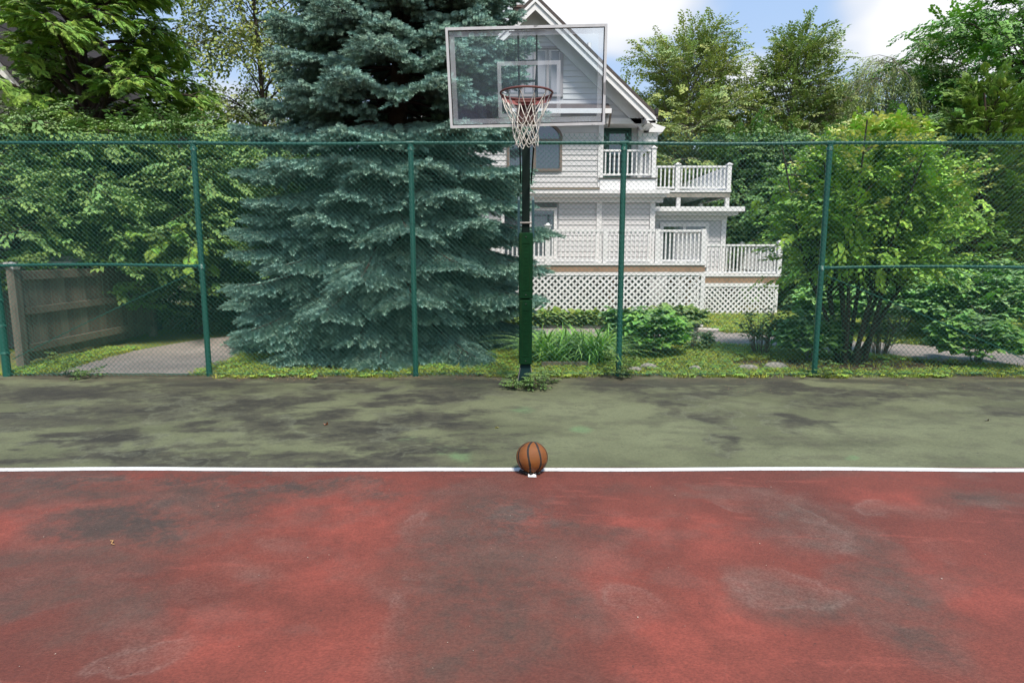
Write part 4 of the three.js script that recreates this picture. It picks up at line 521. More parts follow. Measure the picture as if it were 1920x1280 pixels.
// Grows limbs from a stem towards an uneven envelope, twigs from limbs, and gathers the places of the leaf pieces.
function grow(o, spec) {
  const { x, z, h, y0 = 0.8, r = 0.16, limbs = 36, env, rise = 0.45, droop = 0.15, subs = 8, subLen = 0.34, step = 0.2, scale = [0.8, 1.25], seed = 1, lean = [0, 0], stems = 1, hang = 0.2, inner = 0.3, skip = 0, tintS = 0.25, warm = 0.12, twig = 0.012 } = spec;
  const R = RNG(seed), wood = new MB(), out = [], up = V(0, 1, 0);
  const trunkAt = t => V(x + lean[0] * t * h + 0.12 * Math.sin(t * 5 + seed), h * t, z + lean[1] * t * h + 0.1 * Math.cos(t * 4 + seed));
  if (stems === 1) { const n = 12, p = [], q = []; for (let i = 0; i <= n; i++) { p.push(trunkAt(i / n * 0.97)); q.push(r * Math.pow(1 - i / n * 0.94, 0.9) * (i === 0 ? 1.35 : 1)); } p[0].y = -0.1; wood.tube(p, q, 8); }
  const place = (p, d, s) => { if (skip && R() < skip) return; const dd = d.clone().add(V((R() - 0.5) * 1.1, (R() - 0.5) * 0.7 - hang, (R() - 0.5) * 1.1)).normalize(); out.push([p, dd, up.clone().add(V((R() - 0.5) * 0.7, 0, (R() - 0.5) * 0.7)), s * mix(scale[0], scale[1], R()), tint(R, tintS, warm)]); };
  for (let i = 0; i < limbs; i++) {
    const f = (i + R()) / limbs, az = i * 2.39996 + (R() - 0.5) * 0.9, tt = y0 / h + (1 - y0 / h) * Math.pow(f, 0.9) * 0.97, a = stems > 1 ? V(x + 0.5 * (R() - 0.5), y0 * 0.7, z + 0.4 * (R() - 0.5)) : trunkAt(Math.max(0.03, tt - rise * 0.14));
    const e = env(tt, az) * (0.62 + 0.5 * R()), c = trunkAt(tt), L = Math.max(0.3, e), tip = V(c.x + L * Math.cos(az), c.y + rise * L * 0.35 - droop * L * R(), c.z + L * Math.sin(az)), mid = a.clone().lerp(tip, 0.5); mid.y += (0.12 + droop) * L * 0.7; mid.x += (R() - 0.5) * 0.3 * L * 0.4; mid.z += (R() - 0.5) * 0.3 * L * 0.4;
    const cv = new THREE.QuadraticBezierCurve3(a, mid, tip), pts = cv.getPoints(6), lr = Math.max(0.01, r * 0.36 * (1 - tt * 0.7)); wood.tube(pts, pts.map((_, j) => lr * (1 - j / 6 * 0.8)), 5);
    const len = cv.getLength();
    for (let s = 0; s < subs; s++) {
      const t = inner + (1 - inner) * (s + R()) / subs, p = cv.getPoint(Math.min(t, 1)), d = cv.getTangent(Math.min(t, 1)), sl = Math.max(0.22, subLen * len * (1.25 - 0.6 * t) * (0.6 + 0.8 * R())), side = V(-d.z, (R() - 0.35) * 0.9, d.x).multiplyScalar(s % 2 ? 1 : -1), q = d.clone().multiplyScalar(0.7).add(side.multiplyScalar(0.5 + R() * 0.6)).add(V(0, 0.5 * (R() - 0.4), 0)).normalize(), b = p.clone().addScaledVector(q, sl); b.y -= droop * sl * R();
      const m2 = p.clone().lerp(b, 0.5).add(V(0, 0.08 * sl, 0)); wood.tube([p, m2, b], [twig, twig * 0.7, twig * 0.3], 3);
      for (let u = step * R(); u < sl; u += step) { const k = u / sl; place(p.clone().lerp(m2, Math.min(1, k * 2)).lerp(b, Math.max(0, k * 2 - 1)).add(V((R() - 0.5) * step, (R() - 0.5) * step * 0.7, (R() - 0.5) * step)), q, 1); }
      place(b, q, 1.05);
    }
    place(tip, cv.getTangent(1), 1.1);
  }
  return { wood, out };
}
function tree(name, label, category, spec, woodM, piece, leafM, group) {
  const o = thing(name, label, category, [spec.x, 0, spec.z], group), { wood, out } = grow(o, spec);
  wood.build('trunk', woodM, o); copies('crown', piece, leafM, out, o); return o;
}
const dome = (R0, a = 0.25, b = 0.6) => (t, az) => R0 * Math.sqrt(Math.max(0.02, 1 - Math.pow(Math.abs(t - 0.52) / 0.54, 2.2))) * (0.75 + 0.5 * noise2(az * 1.3 + R0 * 7, t * 5));

// ---------------------------------------------------------------- the blue spruce
{
  const X = -2.32, Z = -11.1, S = thing('blue_spruce', 'tall blue spruce with layered drooping boughs behind the fence', 'spruce tree', [X, 0, Z]), R = RNG(77), wood = new MB(), out = [[], [], []], H = 12.2;
  const prof = h => 2.74 * (1 - Math.pow(h / H, 1.45)) * (h < 0.8 ? 0.9 : 1);
  { const p = [], q = []; for (let i = 0; i <= 14; i++) { p.push(V(X + 0.095 * i / 14 * H, i / 14 * H - 0.1, Z)); q.push(0.24 * (1 - i / 14.5)); } wood.tube(p, q, 10); }
  const up = V(0, 1, 0), boughs = [];
  for (let h = 0.42; h < H - 0.4; h += 0.41 * (0.8 + 0.4 * R())) { const n = h < 8 ? 11 : 7, o = R() * 6.28; for (let k = 0; k < n; k++) boughs.push([h + 0.16 * (R() - 0.5), o + k / n * 6.283 + 0.35 * (R() - 0.5), 1]); if (h < 9) for (let k = 0; k < 5; k++) boughs.push([h + 0.2 + 0.1 * R(), R() * 6.283, 0.86]); }
  for (const [h, az, f] of boughs) {
    const L = prof(h) * f * (0.84 + 0.26 * R()), front = Math.sin(az), dense = h > 7.4 ? 1.9 : front < -0.35 ? 1.8 : 1, low = clamp(1 - h / 6), a = 0.10 - 0.16 * low + 0.1 * R(), b = 0.30 + 0.14 * low + 0.08 * R(), c = 0.20;
    const xs = X + 0.095 * h, pos = s => V(xs + Math.cos(az) * L * s, Math.max(0.10, h + L * (a * s - b * s * s + c * s * s * s * s)), Z + Math.sin(az) * L * s), pts = Array.from({ length: 9 }, (_, i) => pos(i / 8)); wood.tube(pts, pts.map((_, i) => 0.03 * (1 - i / 9) + 0.004), 4);
    const dir = V(Math.cos(az), 0, Math.sin(az)), lat = V(-Math.sin(az), 0, Math.cos(az));
    for (let d = L * 0.36; d < L; d += 0.105 * dense * (0.8 + 0.4 * R())) {
      const s = d / L, p = pos(s), tg = pos(Math.min(1, s + 0.03)).sub(pos(s - 0.03)).normalize();
      for (const sd of [-1, 1]) {
        const w = Math.min(0.72, (1 - s) * L * 0.55 + 0.14) * (0.7 + 0.5 * R()), q = tg.clone().multiplyScalar(0.85).addScaledVector(lat, sd * (0.75 + 0.3 * R())).add(V(0, -0.12 - 0.2 * R(), 0)).normalize(); wood.tube([p, p.clone().addScaledVector(q, w)], [0.006, 0.002], 3);
        for (let u = 0.05; u <= w; u += 0.085 * Math.sqrt(dense)) {
          const e = p.clone().addScaledVector(q, u), g = V(0, 0, 0).crossVectors(up, q).normalize(); e.y -= 0.18 * u * u;
          for (const z2 of [-1, 1]) { if (R() < 0.12) continue; const dd = q.clone().multiplyScalar(0.8).addScaledVector(g, z2 * (0.5 + 0.4 * R())).add(V(0, -0.28 + 0.3 * R(), 0)); out[Math.floor(R() * 3)].push([e, dd, up, (0.8 + 0.5 * R()) * (dense > 1.5 ? 1.25 : 1), tint(R, 0.34, 0.08)]); }
        }
        const e = p.clone().addScaledVector(q, w); out[0].push([e, q, up, 1.15, tint(R, 0.2, 0.06)]);
      }
    }
    out[1].push([pos(0.97), dir, up, 1.3, tint(R, 0.2, 0.05)]);
  }
  wood.build('trunk', barkRed, S);
  const m = new THREE.MeshPhysicalMaterial({ color: lin(0.19, 0.325, 0.265), roughness: 0.7, vertexColors: true, side: THREE.DoubleSide });
  out.forEach((l, i) => copies('crown', needlePiece(0.15 + 0.02 * i, 0.042, 70, 300 + i), m, l, S)); console.log('spruce', out.map(l => l.length));
}
// ---------------------------------------------------------------- left: cypress, birch, shrubs over the drive
const sprayA = sprayPiece(0.25, 5), leafSmall = leafPiece(14, 0.42, 0.10, 0.30, 21), leafMid = leafPiece(14, 0.34, 0.078, 0.31, 22, { flat: 0.5, droop: 0.08 }), leafBig = leafPiece(22, 0.6, 0.125, 0.42, 23, { flat: 0.35, droop: 0.3 }), leafHang = leafPiece(13, 0.5, 0.085, 0.34, 24, { flat: 1.2, droop: 0.9 }), leafWillow = leafPiece(20, 0.6, 0.12, 0.13, 25, { flat: 1.0, droop: 0.7, fwd: 1.1 });
tree('cypress_tree', 'large bright green cypress with feathery drooping sprays at upper left', 'conifer tree', { x: -8.55, z: -13.2, h: 10.5, y0: 1.2, r: 0.26, limbs: 165, env: (t, az) => 3.4 * (Math.cos(az) < -0.2 ? 0.48 : 1) * Math.pow(1 - t, 0.62) * (0.8 + 0.4 * noise2(az * 1.6, t * 8)), rise: 0.5, droop: 0.25, subs: 14, subLen: 0.3, step: 0.07, scale: [0.6, 1.1], seed: 8, hang: 0.35, inner: 0.45, warm: 0.2 }, barkRed, sprayA, leafMat([0.22, 0.40, 0.05], 0.6, 0.25));
tree('birch_tree', 'slender tree with loose hanging leaves left of the spruce top', 'birch tree', { x: -7.1, z: -18.5, h: 13, y0: 4.8, r: 0.10, limbs: 70, env: dome(2.4), rise: 0.5, droop: 0.7, subs: 8, subLen: 0.4, step: 0.24, scale: [0.8, 1.4], seed: 13, hang: 0.7, skip: 0.05 }, barkDark, leafHang, leafMat([0.21, 0.30, 0.07]));
tree('background_tree', 'pale yellow-green tree seen low between cypress and spruce', 'tree', { x: -10.8, z: -25, h: 7.6, y0: 1.5, r: 0.18, limbs: 40, env: dome(2.6), subs: 7, step: 0.3, scale: [0.9, 1.5], seed: 14 }, barkGrey, leafSmall, leafMat([0.24, 0.32, 0.08]), 'trees behind the yard');
const lilacM = leafMat([0.145, 0.30, 0.075], 0.5, 0.3), shrubG = 'leafy shrubs overhanging the drive';
[[-8.6, -10.9, 3.9, 1.7, 'tallest leafy shrub above the board fence at far left', 31], [-7.5, -11.7, 4.0, 1.75, 'leafy shrub overhanging the drive between cypress and fence post', 32], [-6.4, -12.6, 4.1, 1.8, 'leafy shrub overhanging the drive beside the second fence post', 33], [-5.1, -13.6, 3.9, 1.6, 'leafy shrub pressed against the left side of the blue spruce', 34]].forEach(([x, z, h, r, label, seed]) =>
  tree('overhanging_shrub', label, 'shrub', { x, z, h, y0: 0.75, r: 0.1, limbs: 58, env: (t, az) => r * Math.sqrt(Math.max(0.05, 1 - Math.pow(Math.abs(t - 0.62) / 0.5, 2))) * (0.75 + 0.5 * noise2(az * 1.4 + x, t * 5)), rise: 0.5, droop: 0.3, subs: 9, subLen: 0.4, step: 0.125, scale: [0.75, 1.25], seed, inner: 0.3, warm: 0.15, hang: 0.02 }, barkDark, leafMid, lilacM, shrubG));
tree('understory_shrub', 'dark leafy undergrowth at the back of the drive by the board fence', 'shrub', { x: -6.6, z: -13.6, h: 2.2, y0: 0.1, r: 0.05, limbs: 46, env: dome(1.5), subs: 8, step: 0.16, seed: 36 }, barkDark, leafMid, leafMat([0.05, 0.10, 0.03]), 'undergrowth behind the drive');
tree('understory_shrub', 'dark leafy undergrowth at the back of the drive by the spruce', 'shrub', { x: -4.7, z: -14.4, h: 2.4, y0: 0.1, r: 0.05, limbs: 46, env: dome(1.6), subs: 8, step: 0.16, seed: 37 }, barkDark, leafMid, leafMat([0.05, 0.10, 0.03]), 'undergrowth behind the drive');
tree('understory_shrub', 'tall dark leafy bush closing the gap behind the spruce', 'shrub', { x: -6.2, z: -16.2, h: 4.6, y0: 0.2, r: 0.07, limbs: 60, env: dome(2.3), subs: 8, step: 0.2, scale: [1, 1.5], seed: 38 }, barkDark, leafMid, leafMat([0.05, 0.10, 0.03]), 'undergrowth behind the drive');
tree('background_tree', 'dark round tree behind the board fence at far left', 'tree', { x: -11.6, z: -15.2, h: 6.0, y0: 0.3, r: 0.1, limbs: 70, env: dome(2.6), subs: 8, step: 0.24, scale: [1.1, 1.7], seed: 39 }, barkDark, leafMid, leafMat([0.10, 0.17, 0.045]), 'trees behind the yard');
// ---------------------------------------------------------------- right: the trees behind
const bg = 'trees behind the yard';
tree('aspen_tree', 'airy olive-green tree rising right of the gable roof', 'tree', { x: 6.4, z: -23.5, h: 9.3, y0: 0.8, r: 0.14, limbs: 130, env: (t, az) => 3.3 * Math.pow(Math.max(0.03, 1 - t), 0.4) * (0.65 + 0.65 * noise2(az * 1.5, t * 7)), rise: 0.9, subs: 9, subLen: 0.36, step: 0.19, scale: [0.85, 1.4], seed: 51, skip: 0.05, warm: 0.15 }, barkGrey, leafSmall, leafMat([0.25, 0.36, 0.095]), bg);
tree('aspen_tree', 'airy pointed tree in the middle of the right skyline', 'tree', { x: 9.7, z: -22.5, h: 8.95, y0: 0.8, r: 0.15, limbs: 135, env: (t, az) => 3.1 * Math.pow(Math.max(0.03, 1 - t), 0.52) * (0.6 + 0.7 * noise2(az * 1.5 + 5, t * 7)), rise: 0.8, subs: 8, subLen: 0.36, step: 0.23, scale: [0.85, 1.4], seed: 52, skip: 0.0, warm: 0.15 }, barkGrey, leafSmall, leafMat([0.20, 0.31, 0.075]), bg);
tree('willow_tree', 'grey-green willow with trailing leaves on the right skyline', 'willow tree', { x: 12.6, z: -22, h: 8.1, y0: 1.0, r: 0.16, limbs: 80, env: dome(2.9), rise: 0.3, droop: 0.6, subs: 9, subLen: 0.36, step: 0.23, scale: [0.8, 1.3], seed: 53, hang: 0.6, skip: 0.05 }, barkGrey, leafWillow, leafMat([0.245, 0.345, 0.12]), bg);
tree('maple_tree', 'fresh green maple with broad layered leaves at the upper right', 'maple tree', { x: 15.3, z: -20, h: 9.2, y0: 3.4, r: 0.15, limbs: 80, env: dome(3.0), rise: 0.7, droop: 0.15, subs: 8, subLen: 0.36, step: 0.30, scale: [0.75, 1.15], seed: 54, hang: 0.3, skip: 0.0 }, barkDark, leafBig, leafMat([0.13, 0.36, 0.04]), bg);
tree('cedar_tree', 'yellow-green cedar below the maple at the right edge', 'conifer tree', { x: 11.1, z: -15.4, h: 5.7, y0: 0.3, r: 0.14, limbs: 90, env: (t, az) => 1.7 * Math.pow(1 - t, 0.5) * (0.7 + 0.6 * noise2(az * 2, t * 6)), rise: 0.9, droop: 0.1, subs: 8, subLen: 0.34, step: 0.085, scale: [0.55, 1.05], seed: 55, hang: 0.1, warm: 0.18 }, barkRed, sprayA, leafMat([0.22, 0.38, 0.06]), bg);
tree('cedar_tree', 'second cedar at the extreme right behind the fence', 'conifer tree', { x: 13.6, z: -16.4, h: 5.6, y0: 0.3, r: 0.14, limbs: 80, env: (t, az) => 1.8 * Math.pow(1 - t, 0.5) * (0.7 + 0.6 * noise2(az * 2 + 4, t * 6)), rise: 0.9, droop: 0.1, subs: 8, subLen: 0.34, step: 0.09, scale: [0.55, 1.05], seed: 56, hang: 0.1, warm: 0.18 }, barkRed, sprayA, leafMat([0.21, 0.37, 0.06]), bg);
[[8.1, -28, 8.3, 2.9, 68, 'tall soft green tree in the gap between the two airy trees'], [13.4, -28, 8.6, 3.0, 69, 'tall soft green tree behind the willow'], [5.4, -28, 7.6, 2.6, 70, 'tall soft green tree against the right slope of the roof'], [4.9, -26, 6.4, 2.4, 61, 'dense green tree just behind the roof deck'], [7.3, -20.6, 5.6, 2.0, 62, 'dense green tree between the wing and the large shrub'], [9.2, -20, 5.3, 2.2, 63, 'dark dense tree straight behind the large shrub'], [11.8, -19.6, 5.6, 2.3, 64, 'dark dense tree under the willow'], [14.4, -19, 5.4, 2.3, 65, 'dark dense tree under the maple'], [17.5, -19, 6.0, 2.5, 66, 'dark dense tree at the far right edge'], [9.4, -16.6, 3.3, 1.5, 67, 'low dark tree behind the right end of the lower deck']].forEach(([x, z, h, r, seed, label]) =>
  tree('background_tree', label, 'tree', { x, z, h, y0: 0.15, r: 0.11, limbs: 74, env: (t, az) => r * Math.pow(Math.max(0.04, 1 - t * 0.96), 0.4) * (0.7 + 0.55 * noise2(az * 1.5 + seed, t * 6)), rise: 0.6, subs: 8, subLen: 0.4, step: 0.22, scale: [0.95, 1.5], seed, warm: 0.1 }, barkDark, leafSmall, leafMat([0.11, 0.25, 0.055]), bg));
// ---------------------------------------------------------------- plants in the bed behind the fence
{ // the large many-stemmed shrub
  const x = 5.02, z = -9.25, o = thing('spreading_shrub', 'large many-stemmed shrub with yellow-tipped leaves right of centre', 'shrub', [x, 0, z]), R = RNG(91), wood = new MB(), out = [], up = V(0, 1, 0), tips = [];
  const env = (el, az) => (1.27 + 0.04 * Math.cos(az)) * (0.68 + 0.62 * noise2(az * 2.1, el * 4.5));
  for (let i = 0; i < 11; i++) {
    const az = i / 11 * 6.283 + 0.4 * R(), b = V(x + 0.17 * Math.cos(az) * (0.4 + R()), -0.06, z + 0.13 * Math.sin(az)), t = V(x + Math.cos(az) * (0.4 + 0.4 * R()), 1.25 + 0.3 * R(), z + Math.sin(az) * (0.35 + 0.3 * R())), e = V(x + 0.1 + Math.cos(az) * (0.7 + 0.8 * R()), 2.4 + 0.9 * R(), z + Math.sin(az) * (0.6 + 0.6 * R()));
    const cv = new THREE.CatmullRomCurve3([b, b.clone().lerp(t, 0.5).add(V(0.05 * (R() - 0.5), 0.05, 0)), t, e]), p = cv.getPoints(12); const s = new MB(); s.tube(p, p.map((_, j) => 0.036 * (1 - j / 14) + 0.004), 7); s.build('stem', barkDark, o); tips.push(cv);
  }
  const cvTop = V(x + 0.12, 1.95, z);
  for (let i = 0; i < 270; i++) { // boughs that fill the crown, uneven and open below
    const az = i * 2.39996, el = -0.42 + 1.9 * Math.pow((i + 0.5) / 270, 0.85) , r = env(el, az) * (0.75 + 0.33 * R()), cv = tips[i % tips.length], a = cv.getPoint(0.45 + 0.5 * R()), tip = V(cvTop.x + r * Math.cos(az) * Math.cos(el) * 1.02, cvTop.y + Math.sin(el) * (el < 0 ? 1.9 : 1.32) * (0.9 + 0.2 * R()), cvTop.z + r * Math.sin(az) * Math.cos(el) * 0.82), mid = a.clone().lerp(tip, 0.55).add(V(0, 0.15, 0)), c2 = new THREE.QuadraticBezierCurve3(a, mid, tip), L = c2.getLength(); if (tip.z > -8.33) tip.z = -8.33 - 0.15 * R();
    wood.tube(c2.getPoints(5), [0.012, 0.010, 0.008, 0.006, 0.004, 0.002], 4);
    for (let t = 0.35; t <= 1; t += 0.11 / L) { const p = c2.getPoint(t), d = c2.getTangent(t); for (let k = 0; k < 2; k++) { const q = p.clone().add(V((R() - 0.5) * 0.3, (R() - 0.5) * 0.2, (R() - 0.5) * 0.3)); if (q.z > -8.3) q.z = -8.3 - 0.1 * R(); out.push([q, d.clone().add(V((R() - 0.5) * 1.6, -0.3 * R(), (R() - 0.5) * 1.6)), up.clone().add(V((R() - 0.5) * 0.6, 0, (R() - 0.5) * 0.6)), 0.75 + 0.5 * R(), tint(R, 0.25, 0.14)]); } }
  }
  wood.build('bough', barkDark, o); copies('crown', leafPiece(8, 0.24, 0.10, 0.31, 92, { flat: 0.45 }), leafMat([0.25, 0.50, 0.065], 0.5, 0.22), out, o);
  const fl = []; for (let i = 0; i < 300; i++) { const az = R() * 6.28, el = R() < 0.62 ? 0.85 + 0.75 * R() : 0.1 + 0.8 * R(), r = env(el, az) * (0.85 + 0.22 * R()); fl.push([V(cvTop.x + r * Math.cos(az) * Math.cos(el), cvTop.y + Math.sin(el) * (1.2 + 0.3 * R()), Math.min(-8.3, cvTop.z + 0.8 * r * Math.sin(az) * Math.cos(el))), V(Math.cos(az), 0.6, Math.sin(az)), up, 0.7 + 0.5 * R(), tint(R, 0.25, 0.06)]); }
  copies('young_leaves', leafPiece(9, 0.2, 0.085, 0.26, 93, { flat: 0.6 }), leafMat([0.50, 0.60, 0.18], 0.6, 0.4), fl, o);
}
function bush(name, label, x, z, rx, h, n, piece, c, seed, group, stems = 9, low = 0.12) { // a shrub of stems from one foot
  const o = thing(name, label, 'shrub', [x, 0, z], group), R = RNG(seed), wood = new MB(), out = [], up = V(0, 1, 0);
  for (let i = 0; i < stems; i++) { const a = i / stems * 6.283 + R(), k = 0.3 + 0.6 * R(); wood.tube([V(x + 0.04 * Math.cos(a), -0.03, z + 0.04 * Math.sin(a)), V(x + rx * k * 0.5 * Math.cos(a), h * 0.5, z + rx * k * 0.5 * Math.sin(a)), V(x + rx * k * Math.cos(a), h * 0.92, z + rx * k * Math.sin(a))], [0.010, 0.007, 0.003], 5); }
  for (let i = 0; i < n; i++) { const a = R() * 6.283, el = Math.asin(-0.5 + 1.5 * R()), k = (0.55 + 0.5 * Math.sqrt(R())) * (0.75 + 0.5 * noise2(a * 1.6 + seed, el * 3)), p = V(x + rx * k * Math.cos(a) * Math.cos(el), Math.max(low, h * 0.52 + h * 0.46 * k * Math.sin(el)), z + rx * k * Math.sin(a) * Math.cos(el)); out.push([p, V(Math.cos(a), 0.25 + 0.5 * (R() - 0.5), Math.sin(a)).add(V((R() - 0.5), 0, (R() - 0.5))), up.clone().add(V((R() - 0.5) * 0.6, 0, (R() - 0.5) * 0.6)), 0.75 + 0.5 * R(), tint(R, 0.22, 0.14)]); }
  wood.build('stems', barkGrey, o); copies('foliage', piece, leafMat(c, 0.55, 0.3), out, o); return o;
}
const hydLeaf = leafPiece(7, 0.13, 0.12, 0.42, 121, { flat: 0.4 }), smallLeaf = leafPiece(9, 0.14, 0.06, 0.34, 122, { flat: 0.6 });
bush('hydrangea_bush', 'round bright green hydrangea right of the centre fence post', 2.25, -9.85, 0.37, 0.72, 230, hydLeaf, [0.15, 0.38, 0.05], 131, 'hydrangeas in the bed');
bush('hydrangea_bush', 'taller darker hydrangea just behind the fence post by the drive', 1.98, -10.4, 0.3, 0.72, 170, hydLeaf, [0.10, 0.27, 0.055], 132, 'hydrangeas in the bed');
bush('hydrangea_bush', 'broad hydrangea against the lattice corner', 3.5, -13.45, 0.5, 0.44, 240, hydLeaf, [0.15, 0.27, 0.05], 133, 'hydrangeas in the bed');
bush('hydrangea_bush', 'large-leaved hydrangea at the right end of the bed', 6.75, -9.0, 0.42, 0.68, 260, hydLeaf, [0.15, 0.37, 0.05], 135, 'hydrangeas in the bed');
bush('hydrangea_bush', 'hydrangea hiding behind the fourth fence post', 4.55, -9.5, 0.36, 0.68, 210, hydLeaf, [0.12, 0.31, 0.05], 136, 'hydrangeas in the bed');
bush('small_plant', 'small dark seedling between two larger shrubs near the drive', 3.05, -10.45, 0.17, 0.32, 70, smallLeaf, [0.05, 0.12, 0.03], 137);
[[8.6, -11.3, 0.95, 1.25, 141, 'bushy green shrub beside the drive at the right edge'], [7.7, -12.4, 0.9, 1.15, 142, 'bushy green shrub across the drive behind the large shrub'], [9.7, -12.6, 1.1, 1.5, 143, 'bushy green shrub behind the others at the right edge'], [6.9, -13.3, 0.75, 0.9, 144, 'low bush across the drive left of the small conifer']].forEach(([x, z, r, h, s, l]) => bush('leafy_bush', l, x, z, r, h, 620, hydLeaf, [0.14, 0.35, 0.055], s, 'bushes across the drive', 10));
{ const x = 9.2, z = -14.2, o = thing('dwarf_conifer', 'small cone-shaped green conifer at right beyond the drive', 'conifer', [x, 0, z]), R = RNG(151), out = [], w = new MB(); w.tube([V(x, -0.05, z), V(x, 1.5, z)], [0.05, 0.01], 6); w.build('trunk', barkDark, o);
  for (let i = 0; i < 900; i++) { const t = R(), a = R() * 6.283, r = 0.62 * (1 - t) * (0.85 + 0.25 * R()) + 0.02; out.push([V(x + r * Math.cos(a), 0.1 + 1.75 * t, z + r * Math.sin(a)), V(Math.cos(a) * 0.7, 0.9, Math.sin(a) * 0.7), V(Math.cos(a), 0, Math.sin(a)), 0.35 + 0.2 * R(), tint(R, 0.2, 0.1)]); } copies('crown', sprayA, leafMat([0.11, 0.25, 0.045], 0.6, 0.2), out, o); }
for (const [x, z, s, label] of [[3.98, -9.95, 161, 'half-bare twiggy shrub left of the large shrub'], [5.9, -9.95, 162, 'half-bare twiggy shrub right of the large shrub stems']]) { // mostly bare canes
  const o = thing('twiggy_shrub', label, 'shrub', [x, 0, z], 'half-bare shrubs'), R = RNG(s), w = new MB(), out = []; for (let i = 0; i < 34; i++) { const a = R() * 6.283, k = 0.12 + 0.3 * R(), h = 0.45 + 0.35 * R(), b = V(x + 0.09 * Math.cos(a), -0.02, z + 0.09 * Math.sin(a)), t = V(x + k * Math.cos(a), h, z + k * Math.sin(a)); w.tube([b, b.clone().lerp(t, 0.5).add(V(0, 0.08, 0)), t], [0.007, 0.005, 0.002], 4); for (let j = 0; j < 4; j++) if (R() < 0.75) out.push([b.clone().lerp(t, 0.35 + 0.65 * R()), V(R() - 0.5, 0.2, R() - 0.5), V(0, 1, 0), 0.6 + 0.5 * R(), tint(R, 0.25, 0.15)]); }
  w.build('canes', bark([0.22, 0.16, 0.11]), o); copies('foliage', smallLeaf, leafMat([0.07, 0.15, 0.035]), out, o);
}
{ // day lilies in a clump, one plant to each fan of leaves
  const R = RNG(171), blade = [bladePiece(20, 0.66, 0.042, 0.07, 172, 7, 1.25), bladePiece(20, 0.6, 0.038, 0.07, 173, 7, 1.25)], m = leafMat([0.17, 0.42, 0.06], 0.5, 0.3), o = thing('daylily_clump', 'clump of arching strap-leaved day lilies behind the hoop pole', 'plant', [0.9, 0, -9.3]);
  for (const i of [0, 1]) { const l = []; for (let k = 0; k < 24; k++) l.push([V(0.36 + 1.15 * R(), -0.02, -9.0 - 0.85 * R()), V(R() - 0.5, 0, R() - 0.5), V(0, 1, 0), 0.75 + 0.4 * R(), tint(R, 0.2, 0.12)]); copies('leaves', blade[i], m, l, o); }
}
tag(new MB().box(0.42, 1.1, -0.02, 0.09, -8.80, -8.75).build('edging_board', weatherM[0]), 'short weathered edging board in front of the day lilies', 'board');
{ // ivy-like cover along the lattice
  const R = RNG(181), l = []; for (let i = 0; i < 2600; i++) { const x = mix(-1.5, 2.6, R()), z = mix(-13.72, -13.5, R()); l.push([V(x, 0.06 + 0.2 * R(), z), V(R() - 0.5, 0.2, R() - 0.1), V(0.3 * (R() - 0.5), 1, 0.5 * R()), 0.6 + 0.4 * R(), tint(R, 0.25, 0.18)]); }
  const o = copies('ground_cover', hydLeaf, leafMat([0.18, 0.31, 0.05]), l, scene); o.userData.label = 'low bright green ground cover along the foot of the lattice'; o.userData.category = 'ground cover';
}
{ // grass, thick behind the fence and thin over the beds
  const R = RNG(191), list = [[], []], inside = (x, z) => { const k = i => nearEdge[i]; for (let i = 0; i + 1 < nearEdge.length; i++) { const [a, b] = k(i), [c, d] = k(i + 1); if (x >= Math.min(a, c) && x < Math.max(a, c) && i > 14) return z > mix(b, d, (x - a) / (c - a)) + 0.05; } return x > -4.3 && z > -11.5 && x < 0; };
  const add = (x, z, s) => list[R() < 0.8 ? 0 : 1].push([V(x, -0.012, z), V(R() - 0.5, 0, R() - 0.5), V(0.3 * (R() - 0.5), 1, 0.3 * (R() - 0.5)), s * (0.6 + 0.8 * R()), tint(R, 0.3, 0.25)]);
  for (let i = 0; i < 52000; i++) { const x = mix(-4.3, 9, R()), z = mix(-13, -8.22, Math.pow(R(), 1.5)), p = fbm(x * 1.3 + 5, z * 1.3, 3); const bare = Math.hypot((x - 4.9) / 1.9, (z + 9.0) / 0.6) < 0.9 ? 0.93 : Math.hypot((x + 2.25) / 1.75, (z + 9.9) / 1.62) < 0.75 + 0.3 * p ? 0.93 : 0; if (R() < bare || R() > 0.35 + p * 1.3 || !inside(x, z)) continue; add(x, z, 1); }
  for (let i = 0; i < 3200; i++) { const x = mix(-4.2, 9, R()); if (fbm(x * 1.7, 3.3, 3) + (x < 0 ? -0.08 : 0.06) > 0.36 + 0.3 * R()) add(x, mix(-8.4, -8.1 + 0.1 * noise2(x * 3, 1), R()), 0.9); };
  for (let i = 0; i < 2600; i++) add(mix(-6.9, -5.9, R()), mix(-10.6, -8.25, R()), 0.8); for (let i = list[0].length - 1; i >= 0; i--) { const [p] = list[0][i]; if (p.x < -4.5 && p.x > -6.35 + 0.1 * R()) list[0].splice(i, 1); } for (let i = list[1].length - 1; i >= 0; i--) { const [p] = list[1][i]; if (p.x < -4.5 && p.x > -6.35) list[1].splice(i, 1); }
  for (let i = 0; i < 14000; i++) { const x = mix(4.3, 13, R()), z = mix(-17, -9.5, R()), e = farEdge.findIndex(q => q[0] > x); if (e > 0 && z < farEdge[e][1] - 0.1) add(x, z, 1.25); }
  const o = thing('grass', 'short yellow-green grass between the fence and the drive', 'grass'); o.userData.kind = 'stuff'; copies('blades', bladePiece(9, 0.075, 0.008, 0.045, 192, 2, 0.9), leafMat([0.31, 0.43, 0.065], 0.7, 0.3), list[0], o); copies('blades', leafPiece(6, 0.05, 0.045, 0.38, 193, { flat: 0.3, droop: 0 }), leafMat([0.23, 0.42, 0.05], 0.7, 0.3), list[1].map(([p, x, u, s, t]) => [V(p.x, 0.02 + 0.02 * s, p.z), x, u, s, t]), o); console.log('grass', list[0].length, list[1].length);
}
